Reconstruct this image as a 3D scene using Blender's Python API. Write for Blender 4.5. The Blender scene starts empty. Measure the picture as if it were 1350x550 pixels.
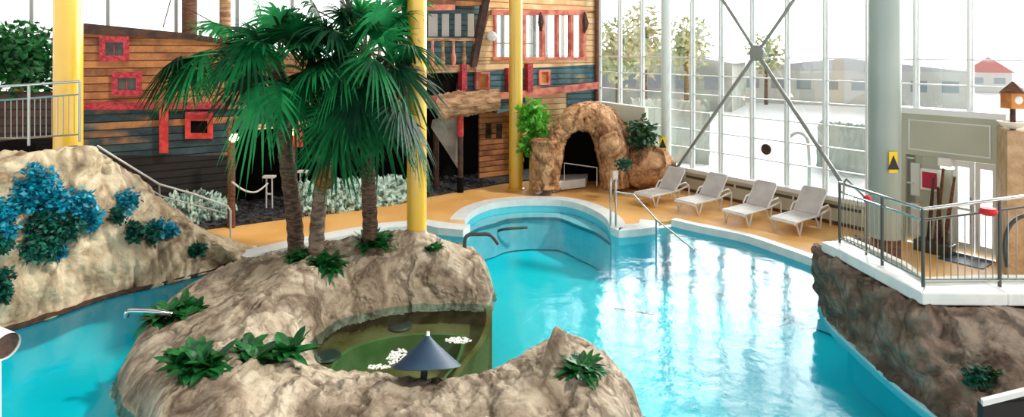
import bpy, bmesh, math, random
import numpy as np
from mathutils import Vector, Matrix, noise
from mathutils.geometry import tessellate_polygon
random.seed(7)
F = 800.0; CX = 675.0; HY = 68.0; CZ = 4.85
DECK = 0.15
sc = bpy.context.scene
COL = sc.collection
V = Vector

# ------------------------------------------------------------------ points
def PZ(px, py, z=0.0):
    Y = F*(CZ-z)/(py-HY); return V(((px-CX)/F*Y, Y, z))
def PY(px, py, Y):
    return V(((px-CX)/F*Y, Y, CZ-(py-HY)/F*Y))
def S(px, py, off=0.0):                       # on the ship's side
    k = (px-CX)/F
    Y = (15.5+6.468-off)/(1-.588*k)
    return V((k*Y, Y, CZ-(py-HY)/F*Y))
SN = V((.507, -.862, 0))                      # ship side normal, to the viewer
WD = V((.584, -.812, 0)); WN = V((-.812, -.584, 0)); W0 = V((8.8, 16.56, 0))
def Wu(px, off=0.0):
    k = (px-CX)/F
    o = W0+WN*off
    # o.x+u*dx = k*(o.y+u*dy)
    return (k*o.y-o.x)/(WD.x-k*WD.y)
def W(u, z, off=0.0):
    p = W0+WN*off+WD*u; return V((p.x, p.y, z))
def Wz(px, py, off=0.0):
    p = W(Wu(px, off), 0, off); return CZ-(py-HY)/F*p.y

# ------------------------------------------------------------------ objects
WL = {}
def tag(o, label=None, cat=None, group=None, kind=None):
    if label: o['label'] = label
    if cat: o['category'] = cat
    if group: o['group'] = group
    if kind: o['kind'] = kind
    return o
def empty(name, loc, label, cat, group=None):
    o = bpy.data.objects.new(name, None); COL.objects.link(o)
    o.location = loc; o.empty_display_size = .2; WL[o.name] = V(loc)
    return tag(o, label, cat, group)
def copy_tree(o, parent=None):
    c = o.copy(); COL.objects.link(c); c.parent = parent
    for ch in list(o.children): copy_tree(ch, c)
    return c

class MB:
    def __init__(s): s.v = []; s.f = []
    def add(s, vs, fs):
        b = len(s.v); s.v += [V(p) for p in vs]; s.f += [tuple(b+i for i in f) for f in fs]; return s
    def hexa(s, a, b):        # two quads
        return s.add(list(a)+list(b), [(3,2,1,0),(4,5,6,7),(0,1,5,4),(1,2,6,5),(2,3,7,6),(3,0,4,7)])
    def box(s, c, sx, sy, sz, ax=V((1,0,0)), ay=V((0,1,0))):
        c = V(c); az = ax.cross(ay)
        q = []
        for k in (-1, 1):
            q.append([c+ax*(i*sx/2)+ay*(j*sy/2)+az*(k*sz/2) for i, j in ((-1,-1),(1,-1),(1,1),(-1,1))])
        return s.hexa(q[0], q[1])
    def tube(s, pts, r, n=8, cap=True):
        pts = [V(p) for p in pts]; m = len(pts)
        rs = r if isinstance(r, (list, tuple)) else [r]*m
        vs = []; fs = []; up = None
        for i, p in enumerate(pts):
            t = (pts[min(i+1, m-1)]-pts[max(i-1, 0)]).normalized()
            if up is None:
                up = V((0,0,1)) if abs(t.z) < .9 else V((1,0,0))
            a = (up-t*up.dot(t)).normalized(); up = a; b = t.cross(a)
            for k in range(n):
                w = 2*math.pi*k/n; vs.append(p+(a*math.cos(w)+b*math.sin(w))*rs[i])
        for i in range(m-1):
            for k in range(n):
                k2 = (k+1) % n; fs.append((i*n+k, i*n+k2, (i+1)*n+k2, (i+1)*n+k))
        if cap: fs.append(tuple(range(n-1, -1, -1))); fs.append(tuple((m-1)*n+k for k in range(n)))
        return s.add(vs, fs)
    def lathe(s, c, prof, n=32, M=None):
        c = V(c); vs = []; fs = []
        for (r, z) in prof:
            for k in range(n):
                w = 2*math.pi*k/n; p = V((r*math.cos(w), r*math.sin(w), z))
                vs.append(c+(M @ p if M else p))
        for i in range(len(prof)-1):
            for k in range(n):
                k2 = (k+1) % n; fs.append((i*n+k, i*n+k2, (i+1)*n+k2, (i+1)*n+k))
        return s.add(vs, fs)
    def prism(s, front, d):   # polygon pushed along d
        n = len(front); front = [V(p) for p in front]; back = [p+V(d) for p in front]
        tris = tessellate_polygon([front])
        fs = [tuple(t) for t in tris]+[tuple(n+i for i in reversed(t)) for t in tris]
        fs += [(i, (i+1) % n, n+(i+1) % n, n+i) for i in range(n)]
        return s.add(front+back, fs)
    def build(s, name, mat, parent=None, origin=None, smooth=False, bevel=0, recalc=True, sharp=40):
        base = V((0,0,0)); root = parent
        if parent is not None:
            while root.parent is not None: root = root.parent
            base = WL.get(root.name, V((0,0,0)))
        elif origin is not None: base = V(origin)
        elif s.v:
            xs = [p.x for p in s.v]; ys = [p.y for p in s.v]
            base = V(((min(xs)+max(xs))/2, (min(ys)+max(ys))/2, min(p.z for p in s.v)))
        me = bpy.data.meshes.new(name)
        me.from_pydata([tuple(p-base) for p in s.v], [], s.f)
        me.materials.append(mat)
        bm = bmesh.new(); bm.from_mesh(me)
        if recalc: bmesh.ops.recalc_face_normals(bm, faces=bm.faces)
        bm.to_mesh(me); bm.free()
        if smooth:
            me.polygons.foreach_set('use_smooth', [True]*len(me.polygons))
            try: me.set_sharp_from_angle(angle=math.radians(sharp))
            except Exception: pass
        o = bpy.data.objects.new(name, me); COL.objects.link(o)
        if parent is not None: o.parent = parent
        else: o.location = base; WL[o.name] = base
        if bevel:
            m = o.modifiers.new('bevel', 'BEVEL'); m.width = bevel; m.segments = 2; m.limit_method = 'ANGLE'
        return o

def catmull(pts, n):
    m = len(pts); out = []
    for i in range(n):
        t = i/(n-1)*(m-1); k = min(int(t), m-2); u = t-k
        p0 = pts[max(k-1, 0)]; p1 = pts[k]; p2 = pts[k+1]; p3 = pts[min(k+2, m-1)]
        out.append(.5*((2*p1)+(p2-p0)*u+(2*p0-5*p1+4*p2-p3)*u*u+(3*p1-p0-3*p2+p3)*u**3))
    return out
def fold(p, s=1.0):
    q = V((p.x*1.1*s, p.y*1.1*s, p.z*.8*s))
    w = noise.noise_vector(q*1.3)*.8
    a = 1-min(1, abs(noise.noise(q*1.25+w))*3.2)
    b = 1-min(1, abs(noise.noise(q*3.1+w*1.8))*3)
    c = 1-min(1, abs(noise.noise(q*6.5+w*3))*3)
    q2 = V((q.x*1.6+q.z*.6, q.y*.8, q.z*.9-q.x*.3))
    d = 1-min(1, abs(noise.noise(q2*2.4+w*.7))*4)
    return .5-a*.65-b*.3-d*.42-c*.14+noise.noise(q*.8)*.5
def loft(rows, N, M, amp=.1, s=1.0, pin=0, closed=False):
    rr = [catmull(r, N) for r in rows]
    cols = [catmull([r[i] for r in rr], M) for i in range(N)]
    g = [[cols[i][j] for i in range(N)] for j in range(M)]
    out = []
    for j in range(M):
        row = []
        for i in range(N):
            du = g[j][min(i+1, N-1)]-g[j][max(i-1, 0)]; dv = g[min(j+1, M-1)][i]-g[max(j-1, 0)][i]
            nn = du.cross(dv); nn = nn.normalized() if nn.length > 1e-9 else V((0,0,1))
            k = 1 if j >= pin*M else .25+.75*j/max(pin*M, 1)
            row.append(g[j][i]+nn*(fold(g[j][i], s)*amp*k))
        out.append(row)
    mb = MB()
    vs = [p for r in out for p in r]
    fs = [(j*N+i, j*N+i+1, (j+1)*N+i+1, (j+1)*N+i) for j in range(M-1) for i in range(N-1)]
    mb.add(vs, fs); return mb
def ico(c, r, sub=3, amp=.2, s=1.0, sq=(1,1,1)):
    bm = bmesh.new(); bmesh.ops.create_icosphere(bm, subdivisions=sub, radius=1)
    mb = MB(); c = V(c)
    vs = []
    for v in bm.verts:
        p = V((v.co.x*r*sq[0], v.co.y*r*sq[1], v.co.z*r*sq[2]))
        k = 1+amp*fold(c+p, s); vs.append(c+p*k)
    fs = [tuple(x.index for x in f.verts) for f in bm.faces]
    bm.free(); mb.add(vs, fs); return mb

# ------------------------------------------------------------------ materials
def L(r, g, b):
    f = lambda c: ((c/255+.055)/1.055)**2.4 if c/255 > .04045 else c/255/12.92
    return (f(r), f(g), f(b), 1)
def mat(name, c, c2=None, scale=3, rough=.6, metal=0, bump=0, bscale=None, spec=.5, stretch=(1,1,1), detail=5, cmid=(.4,.6), emit=0, trans=0, sheen=0, coat=0):
    m = bpy.data.materials.new(name); m.use_nodes = True
    nt = m.node_tree; N = nt.nodes; b = N['Principled BSDF']
    b.inputs['Base Color'].default_value = c; b.inputs['Roughness'].default_value = rough
    b.inputs['Metallic'].default_value = metal; b.inputs['Specular IOR Level'].default_value = spec
    if coat: b.inputs['Coat Weight'].default_value = coat
    if emit: b.inputs['Emission Color'].default_value = c; b.inputs['Emission Strength'].default_value = emit
    if c2 or bump:
        g = N.new('ShaderNodeNewGeometry'); mp = N.new('ShaderNodeMapping'); mp.inputs['Scale'].default_value = stretch
        nt.links.new(g.outputs['Position'], mp.inputs[0])
    if c2:
        n = N.new('ShaderNodeTexNoise'); n.inputs['Scale'].default_value = scale; n.inputs['Detail'].default_value = detail
        nt.links.new(mp.outputs[0], n.inputs[0])
        r = N.new('ShaderNodeValToRGB'); e = r.color_ramp.elements
        e[0].position, e[1].position = cmid; e[0].color = c; e[1].color = c2
        nt.links.new(n.outputs[0], r.inputs[0]); nt.links.new(r.outputs[0], b.inputs['Base Color'])
    if bump:
        n2 = N.new('ShaderNodeTexNoise'); n2.inputs['Scale'].default_value = bscale or scale*3; n2.inputs['Detail'].default_value = 6
        nt.links.new(mp.outputs[0], n2.inputs[0])
        bp = N.new('ShaderNodeBump'); bp.inputs['Strength'].default_value = bump; bp.inputs['Distance'].default_value = .05
        nt.links.new(n2.outputs[0], bp.inputs['Height']); nt.links.new(bp.outputs[0], b.inputs['Normal'])
    if trans:
        t = N.new('ShaderNodeBsdfTranslucent'); mx = N.new('ShaderNodeMixShader'); mx.inputs[0].default_value = trans
        t.inputs[0].default_value = (min(c[0]*1.8+.02, 1), min(c[1]*1.8, 1), c[2], 1)
        nt.links.new(b.outputs[0], mx.inputs[1]); nt.links.new(t.outputs[0], mx.inputs[2])
        nt.links.new(mx.outputs[0], N['Material Output'].inputs[0])
    return m
def rock_mat(name, a, b, c, wr=1.0):
    m = bpy.data.materials.new(name); m.use_nodes = True
    nt = m.node_tree; N = nt.nodes; P = N['Principled BSDF']; P.inputs['Roughness'].default_value = .8
    P.inputs['Specular IOR Level'].default_value = .3
    g = N.new('ShaderNodeNewGeometry')
    n1 = N.new('ShaderNodeTexNoise'); n1.inputs['Scale'].default_value = 1.3; n1.inputs['Detail'].default_value = 8; n1.inputs['Roughness'].default_value = .65; n1.inputs['Distortion'].default_value = 1.2
    nt.links.new(g.outputs['Position'], n1.inputs[0])
    r = N.new('ShaderNodeValToRGB'); e = r.color_ramp.elements
    e[0].position = .36; e[0].color = c; e[1].position = .62; e[1].color = a
    x = e.new(.48); x.color = b
    nt.links.new(n1.outputs[0], r.inputs[0])
    # shade of the folds painted as dark lines along the rock creases
    dn = N.new('ShaderNodeTexNoise'); dn.inputs['Scale'].default_value = 1.1*wr; dn.inputs['Detail'].default_value = 4
    nt.links.new(g.outputs['Position'], dn.inputs[0])
    ds = N.new('ShaderNodeVectorMath'); ds.operation = 'MULTIPLY_ADD'; ds.inputs[1].default_value = (1.7, 1.7, 1.7)
    nt.links.new(dn.outputs['Color'], ds.inputs[0]); nt.links.new(g.outputs['Position'], ds.inputs[2])
    v = N.new('ShaderNodeTexVoronoi'); v.feature = 'DISTANCE_TO_EDGE'; v.inputs['Scale'].default_value = .85*wr
    mp = N.new('ShaderNodeMapping'); mp.inputs['Scale'].default_value = (1.5, 1, .55); mp.inputs['Rotation'].default_value = (.5, .4, .5)
    nt.links.new(ds.outputs[0], mp.inputs[0]); nt.links.new(mp.outputs[0], v.inputs[0])
    v2 = N.new('ShaderNodeTexNoise'); v2.noise_type = 'RIDGED_MULTIFRACTAL'; v2.inputs['Scale'].default_value = 2.6*wr; v2.inputs['Detail'].default_value = 4; v2.inputs['Distortion'].default_value = .8
    mp2 = N.new('ShaderNodeMapping'); mp2.inputs['Scale'].default_value = (1.8, .7, .5); mp2.inputs['Rotation'].default_value = (.3, .6, .7)
    nt.links.new(ds.outputs[0], mp2.inputs[0]); nt.links.new(mp2.outputs[0], v2.inputs[0])
    r2 = N.new('ShaderNodeValToRGB'); q = r2.color_ramp.elements
    q[0].position = .0; q[0].color = (.30, .25, .22, 1); q[1].position = .07; q[1].color = (1, 1, 1, 1)
    nt.links.new(v.outputs['Distance'], r2.inputs[0])
    mx = N.new('ShaderNodeMix'); mx.data_type = 'RGBA'; mx.blend_type = 'MULTIPLY'; mx.inputs[0].default_value = .7
    nt.links.new(r.outputs[0], mx.inputs[6]); nt.links.new(r2.outputs[0], mx.inputs[7])
    nt.links.new(mx.outputs[2], P.inputs['Base Color'])
    vr = N.new('ShaderNodeValToRGB'); vr.color_ramp.interpolation = 'EASE'; u_ = vr.color_ramp.elements; u_[0].color = (0, 0, 0, 1); u_[1].position = .22; u_[1].color = (1, 1, 1, 1)
    nt.links.new(v.outputs['Distance'], vr.inputs[0])
    n3 = N.new('ShaderNodeTexNoise'); n3.inputs['Scale'].default_value = 16; n3.inputs['Detail'].default_value = 8
    nt.links.new(g.outputs['Position'], n3.inputs[0])
    ad = N.new('ShaderNodeMath'); ad.operation = 'MULTIPLY_ADD'; ad.inputs[1].default_value = .22
    nt.links.new(n3.outputs[0], ad.inputs[0]); nt.links.new(vr.outputs[0], ad.inputs[2])
    ae = N.new('ShaderNodeMath'); ae.operation = 'MULTIPLY_ADD'; ae.inputs[1].default_value = .45
    nt.links.new(v2.outputs[0], ae.inputs[0]); nt.links.new(ad.outputs[0], ae.inputs[2])
    bp = N.new('ShaderNodeBump'); bp.inputs['Strength'].default_value = 1.0; bp.inputs['Distance'].default_value = .075
    nt.links.new(ae.outputs[0], bp.inputs['Height']); nt.links.new(bp.outputs[0], P.inputs['Normal'])
    return m
def plank_mat(name, a, b, dirt, h=.2, patch=None, pamt=(.45, .55)):
    m = bpy.data.materials.new(name); m.use_nodes = True
    nt = m.node_tree; N = nt.nodes; P = N['Principled BSDF']; P.inputs['Roughness'].default_value = .7
    g = N.new('ShaderNodeNewGeometry'); sx = N.new('ShaderNodeSeparateXYZ'); nt.links.new(g.outputs['Position'], sx.inputs[0])
    d = N.new('ShaderNodeMath'); d.operation = 'DIVIDE'; d.inputs[1].default_value = h; nt.links.new(sx.outputs[2], d.inputs[0])
    fr = N.new('ShaderNodeMath'); fr.operation = 'FRACT'; nt.links.new(d.outputs[0], fr.inputs[0])
    fl = N.new('ShaderNodeMath'); fl.operation = 'FLOOR'; nt.links.new(d.outputs[0], fl.inputs[0])
    cb = N.new('ShaderNodeCombineXYZ'); 
    s7 = N.new('ShaderNodeMath'); s7.operation = 'MULTIPLY'; s7.inputs[1].default_value = 7.31; nt.links.new(fl.outputs[0], s7.inputs[0])
    nt.links.new(sx.outputs[0], cb.inputs[0]); nt.links.new(s7.outputs[0], cb.inputs[1]); nt.links.new(sx.outputs[2], cb.inputs[2])
    n = N.new('ShaderNodeTexNoise'); n.inputs['Scale'].default_value = .9; n.inputs['Detail'].default_value = 6; n.inputs['Roughness'].default_value = .7
    nt.links.new(cb.outputs[0], n.inputs[0])
    r = N.new('ShaderNodeValToRGB'); e = r.color_ramp.elements; e[0].position = .38; e[0].color = a; e[1].position = .6; e[1].color = b
    nt.links.new(n.outputs[0], r.inputs[0]); out = r.outputs[0]
    if patch:
        n2 = N.new('ShaderNodeTexNoise'); n2.inputs['Scale'].default_value = .55; n2.inputs['Detail'].default_value = 5
        mp = N.new('ShaderNodeMapping'); mp.inputs['Location'].default_value = (3.1, 2.2, 5); nt.links.new(cb.outputs[0], mp.inputs[0]); nt.links.new(mp.outputs[0], n2.inputs[0])
        r3 = N.new('ShaderNodeValToRGB'); w = r3.color_ramp.elements; w[0].position, w[1].position = pamt
        w[0].color = (0,0,0,1); w[1].color = (1,1,1,1); nt.links.new(n2.outputs[0], r3.inputs[0])
        mx = N.new('ShaderNodeMix'); mx.data_type = 'RGBA'; nt.links.new(r3.outputs[0], mx.inputs[0])
        nt.links.new(out, mx.inputs[6]); mx.inputs[7].default_value = patch; out = mx.outputs[2]
    r2 = N.new('ShaderNodeValToRGB'); q = r2.color_ramp.elements; q[0].position = .03; q[0].color = (0,0,0,1); q[1].position = .16; q[1].color = (1,1,1,1)
    nt.links.new(fr.outputs[0], r2.inputs[0])
    m2 = N.new('ShaderNodeMix'); m2.data_type = 'RGBA'; nt.links.new(r2.outputs[0], m2.inputs[0]); m2.inputs[6].default_value = dirt
    nt.links.new(out, m2.inputs[7]); nt.links.new(m2.outputs[2], P.inputs['Base Color'])
    bp = N.new('ShaderNodeBump'); bp.inputs['Strength'].default_value = .6; bp.inputs['Distance'].default_value = .04
    nt.links.new(r2.outputs[0], bp.inputs['Height']); nt.links.new(bp.outputs[0], P.inputs['Normal'])
    return m
def glass_mat(name, tint=(.96,.98,.98,1), refl=.08):
    m = bpy.data.materials.new(name); m.use_nodes = True; nt = m.node_tree; N = nt.nodes; N.remove(N['Principled BSDF'])
    t = N.new('ShaderNodeBsdfTransparent'); t.inputs[0].default_value = tint
    g = N.new('ShaderNodeBsdfGlossy'); g.inputs['Roughness'].default_value = .02
    x = N.new('ShaderNodeMixShader'); x.inputs[0].default_value = refl
    nt.links.new(t.outputs[0], x.inputs[1]); nt.links.new(g.outputs[0], x.inputs[2]); nt.links.new(x.outputs[0], N['Material Output'].inputs[0])
    return m
def water_mat():
    m = bpy.data.materials.new('pool_water'); m.use_nodes = True; nt = m.node_tree; N = nt.nodes; N.remove(N['Principled BSDF'])
    t = N.new('ShaderNodeBsdfTransparent'); t.inputs[0].default_value = (.74, .975, .985, 1)
    g = N.new('ShaderNodeBsdfGlossy'); g.inputs['Roughness'].default_value = .11
    fz = N.new('ShaderNodeFresnel'); fz.inputs[0].default_value = 1.34
    x = N.new('ShaderNodeMixShader')
    ge = N.new('ShaderNodeNewGeometry')
    n = N.new('ShaderNodeTexNoise'); n.inputs['Scale'].default_value = 2.2; n.inputs['Detail'].default_value = 4
    nt.links.new(ge.outputs['Position'], n.inputs[0])
    bp = N.new('ShaderNodeBump'); bp.inputs['Strength'].default_value = .09; bp.inputs['Distance'].default_value = .15
    nt.links.new(n.outputs[0], bp.inputs['Height']); nt.links.new(bp.outputs[0], g.inputs['Normal']); nt.links.new(bp.outputs[0], fz.inputs['Normal'])
    nt.links.new(fz.outputs[0], x.inputs[0]); nt.links.new(t.outputs[0], x.inputs[1]); nt.links.new(g.outputs[0], x.inputs[2])
    nt.links.new(x.outputs[0], N['Material Output'].inputs[0])
    return m
M = dict(
    rock=rock_mat('cast_rock', L(194,180,158), L(163,147,126), L(118,101,84)),
    rock_r=rock_mat('cast_rock_brown', L(152,138,124), L(120,104,90), L(84,68,56)),
    rock_l=rock_mat('cast_rock_sand', L(212,195,164), L(180,160,130), L(130,108,82), .7),
    rock_c=rock_mat('cave_rock', L(226,180,136), L(194,144,102), L(128,88,58), 1.3),
    pale_rock=mat('pale_green_rock', L(58,98,92), L(196,220,208), 7, .7, bump=1, bscale=6, cmid=(.38,.55)),
    deck=mat('ochre_deck', L(226,168,92), L(236,184,112), .8, .55, bump=.15, bscale=60),
    white_tile=mat('white_coping', L(238,240,238), L(226,232,232), 4, .35),
    ledge=mat('pale_tile', L(190,228,238), L(176,220,232), 3, .4, spec=0),
    basin=mat('cyan_tile', (.0,.72,.86,1), (.03,.84,.95,1), .5, .5, cmid=(.3,.7), spec=0),
    tile_dark=mat('dark_tile_line', L(100,150,162), rough=.5, spec=0),
    spa=mat('olive_tile', L(118,98,46), L(152,128,80), 1.6, .5, spec=0),
    spa_rim=mat('spa_rim_green', L(110,136,76), L(136,156,98), 2, .5, spec=0),
    water=water_mat(), glass=glass_mat('window_glass'),
    yellow=mat('yellow_column', L(226,184,62), L(218,174,52), .6, .32, spec=.6, coat=.4),
    grey_col=mat('grey_column', L(150,166,160), L(158,172,166), .6, .35, coat=.2),
    white_col=mat('white_column', L(215,224,220), rough=.35),
    white_metal=mat('white_metal', L(222,226,226), rough=.4),
    brace=mat('grey_steel', L(140,146,142), rough=.4, metal=.3),
    chrome=mat('chrome', L(200,205,205), rough=.18, metal=1),
    steel=mat('rail_steel', L(150,155,150), rough=.3, metal=.8),
    dark_steel=mat('dark_steel', L(80,84,80), rough=.4, metal=.6),
    cream=mat('cream_wall', L(205,206,186), L(198,199,180), 1, .6),
    grey_panel=mat('grey_green_panel', L(184,188,172), L(178,182,166), 1, .5),
    grille=mat('dark_grille', L(80,82,74), rough=.5),
    plank=plank_mat('tan_planks', L(112,66,38), L(190,128,76), L(58,34,20), .2),
    plank_b=plank_mat('bright_planks', L(222,168,112), L(248,218,172), L(176,118,70), .22),
    plank_t=plank_mat('blue_planks', L(24,46,56), L(58,86,92), L(14,18,20), .2, L(176,122,70), (.53,.61)),
    plank_t2=plank_mat('faded_blue_planks', L(50,84,96), L(88,126,134), L(24,40,46), .2, L(160,150,110), (.6,.66)),
    plank_d=plank_mat('dark_planks', L(34,20,14), L(66,40,24), L(10,8,6), .2),
    plank_k=plank_mat('tarred_planks', L(10,10,11), L(30,28,28), L(4,4,4), .2),
    brown=mat('brown_timber', L(84,52,34), L(120,78,50), 5, .7, bump=.5, stretch=(1,1,4)),
    brown_d=mat('dark_timber', L(52,32,24), L(78,50,36), 5, .7, bump=.5),
    slab=mat('weathered_slab', L(140,100,70), L(196,156,116), 2, .8, bump=1, stretch=(1,1,5)),
    red=mat('red_paint', L(176,32,28), L(206,62,50), 6, .5),
    red_f=mat('carved_red', L(150,26,44), L(196,56,66), 9, .55, bump=.8),
    pink=mat('faded_red_paint', L(186,84,74), L(222,140,118), 3, .6),
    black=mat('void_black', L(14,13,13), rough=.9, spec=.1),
    pane_dark=mat('dark_pane', L(24,26,26), L(70,70,56), 4, .3),
    trunk=mat('palm_trunk', L(64,46,34), L(116,90,70), 7, .85, bump=1, bscale=12, stretch=(1,1,4)),
    trunk_g=mat('bare_trunk', L(92,74,60), L(140,120,102), 5, .85, bump=.7, stretch=(1,1,3)),
    fibre=mat('orange_fibre', L(110,52,18), L(176,92,34), 9, .9, bump=1),
    bamboo=mat('bamboo', L(186,150,70), L(208,180,100), 4, .5),
    palm=mat('palm_green', L(4,66,36), L(14,104,54), 2.2, .5, trans=.2, spec=.1),
    palm2=mat('palm_green_dark', L(2,40,24), L(8,68,38), 2.2, .5, trans=.15, spec=.1),
    palm3=mat('palm_green_light', L(20,118,66), L(44,146,84), 2.2, .5, trans=.25, spec=.12),
    petiole=mat('palm_stalk', L(70,120,62), rough=.5),
    leaf=mat('broad_leaf', L(10,72,36), L(30,116,50), 5, .4, trans=.15),
    leaf_b=mat('bright_leaf', L(60,150,40), L(130,205,80), 5, .45, trans=.3),
    leaf_d=mat('dark_leaf', L(30,66,40), L(58,100,62), 4, .5, trans=.15),
    teal=mat('blue_lit_leaf', L(0,104,128), L(0,164,192), 6, .5, trans=.1),  # blue light on the sandy rock plants is put into this leaf colour
    teal_g=mat('teal_green_leaf', L(4,66,58), L(10,108,84), 6, .5, trans=.1),
    soil=mat('soil', L(60,44,34), rough=.9),
    pebble=mat('dark_pebbles', L(22,22,24), L(70,70,74), 5, .6, bump=.6),
    lounger=mat('lounger_white', L(226,224,222), rough=.45), sling=mat('lounger_sling', L(205,200,196), L(194,188,184), 3, .6),
    slate=mat('slate_blue', L(30,58,84), L(40,70,96), 3, .5),
    signy=mat('sign_yellow', L(240,205,20), rough=.5), signr=mat('sign_red', L(200,24,36), rough=.5), signk=mat('sign_black', L(20,20,20), rough=.5),
    crimson=mat('crimson_panel', L(176,16,60), L(190,24,70), 2, .4),
    white=mat('white_plastic', L(236,236,232), rough=.4),
    lamp=mat('lamp_glow', (1, .74, .36, 1), emit=7, rough=.4),
    rope=mat('white_rope', L(206,206,202), rough=.8),
    stucco=mat('tan_stucco', L(176,150,118), L(196,172,140), 4, .85, bump=.5),
    snow=mat('snow', L(236,238,240), L(222,226,230), .1, .8),
    bld=mat('pale_building', L(216,214,208), rough=.8), bld_w=mat('building_window', L(150,160,168), rough=.4),
    roofr=mat('red_roof', L(200,96,84), rough=.8), roofg=mat('snowy_roof', L(200,200,204), rough=.8),
    tree_o=mat('winter_tree', L(176,184,140), L(206,204,164), .8, .8),
    hedge=mat('grey_hedge', L(170,176,168), L(196,198,190), .6, .9),
    tarp=mat('grey_tarp', L(120,116,110), L(150,146,138), 2, .8),
    orange=mat('lantern_wood', L(186,110,50), L(206,140,70), 4, .6),
)
def struct(o): o['kind'] = 'structure'; return o

# ------------------------------------------------------------------ camera, light
cam = bpy.data.cameras.new('camera'); co = bpy.data.objects.new('camera', cam); COL.objects.link(co)
cam.sensor_width = 36; cam.lens = F/1350*36; co.location = (0, 0, CZ); co.rotation_euler = (math.pi/2, 0, 0)
cam.shift_y = -(275-HY)/1350; cam.clip_end = 400; sc.camera = co
w = bpy.data.worlds.new('sky'); sc.world = w; w.use_nodes = True; nt = w.node_tree; N = nt.nodes
tc = N.new('ShaderNodeTexCoord'); sp = N.new('ShaderNodeSeparateXYZ'); nt.links.new(tc.outputs['Generated'], sp.inputs[0])
def skyramp(stops):
    r = N.new('ShaderNodeValToRGB'); e = r.color_ramp.elements
    e[0].position = stops[0][0]; e[0].color = stops[0][1]; e[1].position = stops[-1][0]; e[1].color = stops[-1][1]
    for p_, c_ in stops[1:-1]: x = e.new(p_); x.color = c_
    nt.links.new(sp.outputs[2], r.inputs[0]); return r
g_ = lambda v, t=0: (v, v*(.99-t*0), v*.97, 1)
ra = skyramp([(0, g_(1)), (.13, g_(1)), (.28, g_(.05)), (.56, g_(.05)), (.78, g_(.36)), (1, g_(.4))])
rb = skyramp([(0, g_(1)), (.42, g_(1)), (.60, g_(0)), (1, g_(0))])
vm = N.new('ShaderNodeVectorMath'); vm.operation = 'MULTIPLY'; vm.inputs[1].default_value = (1, 1, 0); nt.links.new(tc.outputs['Generated'], vm.inputs[0])
vn = N.new('ShaderNodeVectorMath'); vn.operation = 'NORMALIZE'; nt.links.new(vm.outputs[0], vn.inputs[0])
vd = N.new('ShaderNodeVectorMath'); vd.operation = 'DOT_PRODUCT'; vd.inputs[1].default_value = (.62, .785, 0); nt.links.new(vn.outputs[0], vd.inputs[0])
mr = N.new('ShaderNodeMapRange'); mr.interpolation_type = 'SMOOTHSTEP'; mr.inputs['From Min'].default_value = .77; mr.inputs['From Max'].default_value = .87
mr.inputs['To Min'].default_value = 0; mr.inputs['To Max'].default_value = 17.0
nt.links.new(vd.outputs['Value'], mr.inputs[0])
v1 = N.new('ShaderNodeVectorMath'); v1.operation = 'SCALE'; nt.links.new(rb.outputs[0], v1.inputs[0]); nt.links.new(mr.outputs[0], v1.inputs['Scale'])
v2 = N.new('ShaderNodeVectorMath'); v2.operation = 'MULTIPLY_ADD'; v2.inputs[1].default_value = (2.2, 2.2, 2.2)
nt.links.new(ra.outputs[0], v2.inputs[0]); nt.links.new(v1.outputs[0], v2.inputs[2]); nt.links.new(v2.outputs[0], N['Background'].inputs[0]); N['Background'].inputs[1].default_value = 1
def sun(name, d, st, col, ang):
    s = bpy.data.lights.new(name, 'SUN'); s.energy = st; s.color = col; s.angle = math.radians(ang)
    o = bpy.data.objects.new(name, s); COL.objects.link(o); o.rotation_euler = (-V(d)).to_track_quat('Z', 'Y').to_euler(); o.location = (0, 0, 20)
sun('sun', (-.62, .30, -.75), 2.0, (1, .93, .82), 3)
sc.view_settings.view_transform = 'Standard'; sc.view_settings.look = 'None'; sc.view_settings.gamma = 1
sc.view_settings.use_curve_mapping = False; sc.view_settings.exposure = 0

# ------------------------------------------------------------------ pool, deck
edge_px = [(326,342),(342,337),(400,323),(450,313),(510,302),(560,298),(578,302),(611,305),(612,292),(620,282),(634,274),(656,268),(690,265),(725,265),
           (750,267),(776,275),(798,288),(806,302),(816,306),(842,304),(864,301),(868,293),(885,291),(924,300),(978,311),(1022,325),(1072,343),(1120,364)]
edge = [PZ(x, y, .15) for x, y in edge_px]
edge_s = edge[:8]+catmull(edge[8:18], 30)+edge[18:22]+catmull(edge[22:], 30)
left_line = [PZ(x, y, 0) for x, y in [(-60,452),(0,426),(70,403),(140,381),(200,366),(250,354),(298,345)]]
right_line = [V((6.2, 11.2, 0)), V((6.3, 9.8, 0)), V((6.5, 8.2, 0)), V((6.6, 6.5, 0)), V((6.8, 4.5, 0))]
flat = lambda p, z: V((p.x, p.y, z))
ring = [flat(p, 0) for p in [V((-11.5, 8.5, 0))]+left_line+edge_s+right_line+[V((6.8, 3.2, 0)), V((-11.5, 3.2, 0))]]
def fill(name, poly, z, m, thick=.05):
    return MB().prism([flat(p, z) for p in poly], V((0, 0, -thick))).build(name, m)
tris = [tuple(t) for t in tessellate_polygon([ring])]
def up_tri(t):
    a, b, c = (ring[i] for i in t); return t if (b-a).cross(c-a).z > 0 else t[::-1]
tris = [up_tri(t) for t in tris]
mb = MB(); mb.add([flat(p, 0) for p in ring], tris)
tag(mb.build('water', M['water'], recalc=False), 'clear turquoise pool water reflecting the bright windows', 'water', kind='stuff')
mb = MB()
n = len(ring); mb.add([flat(p, -1.25) for p in ring], tris)
mb.add([flat(p, 0.0) for p in ring]+[flat(p, -1.25) for p in ring], [(i, (i+1) % n, n+(i+1) % n, n+i) for i in range(n)])
struct(mb.build('pool_basin', M['basin'], recalc=False))
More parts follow.
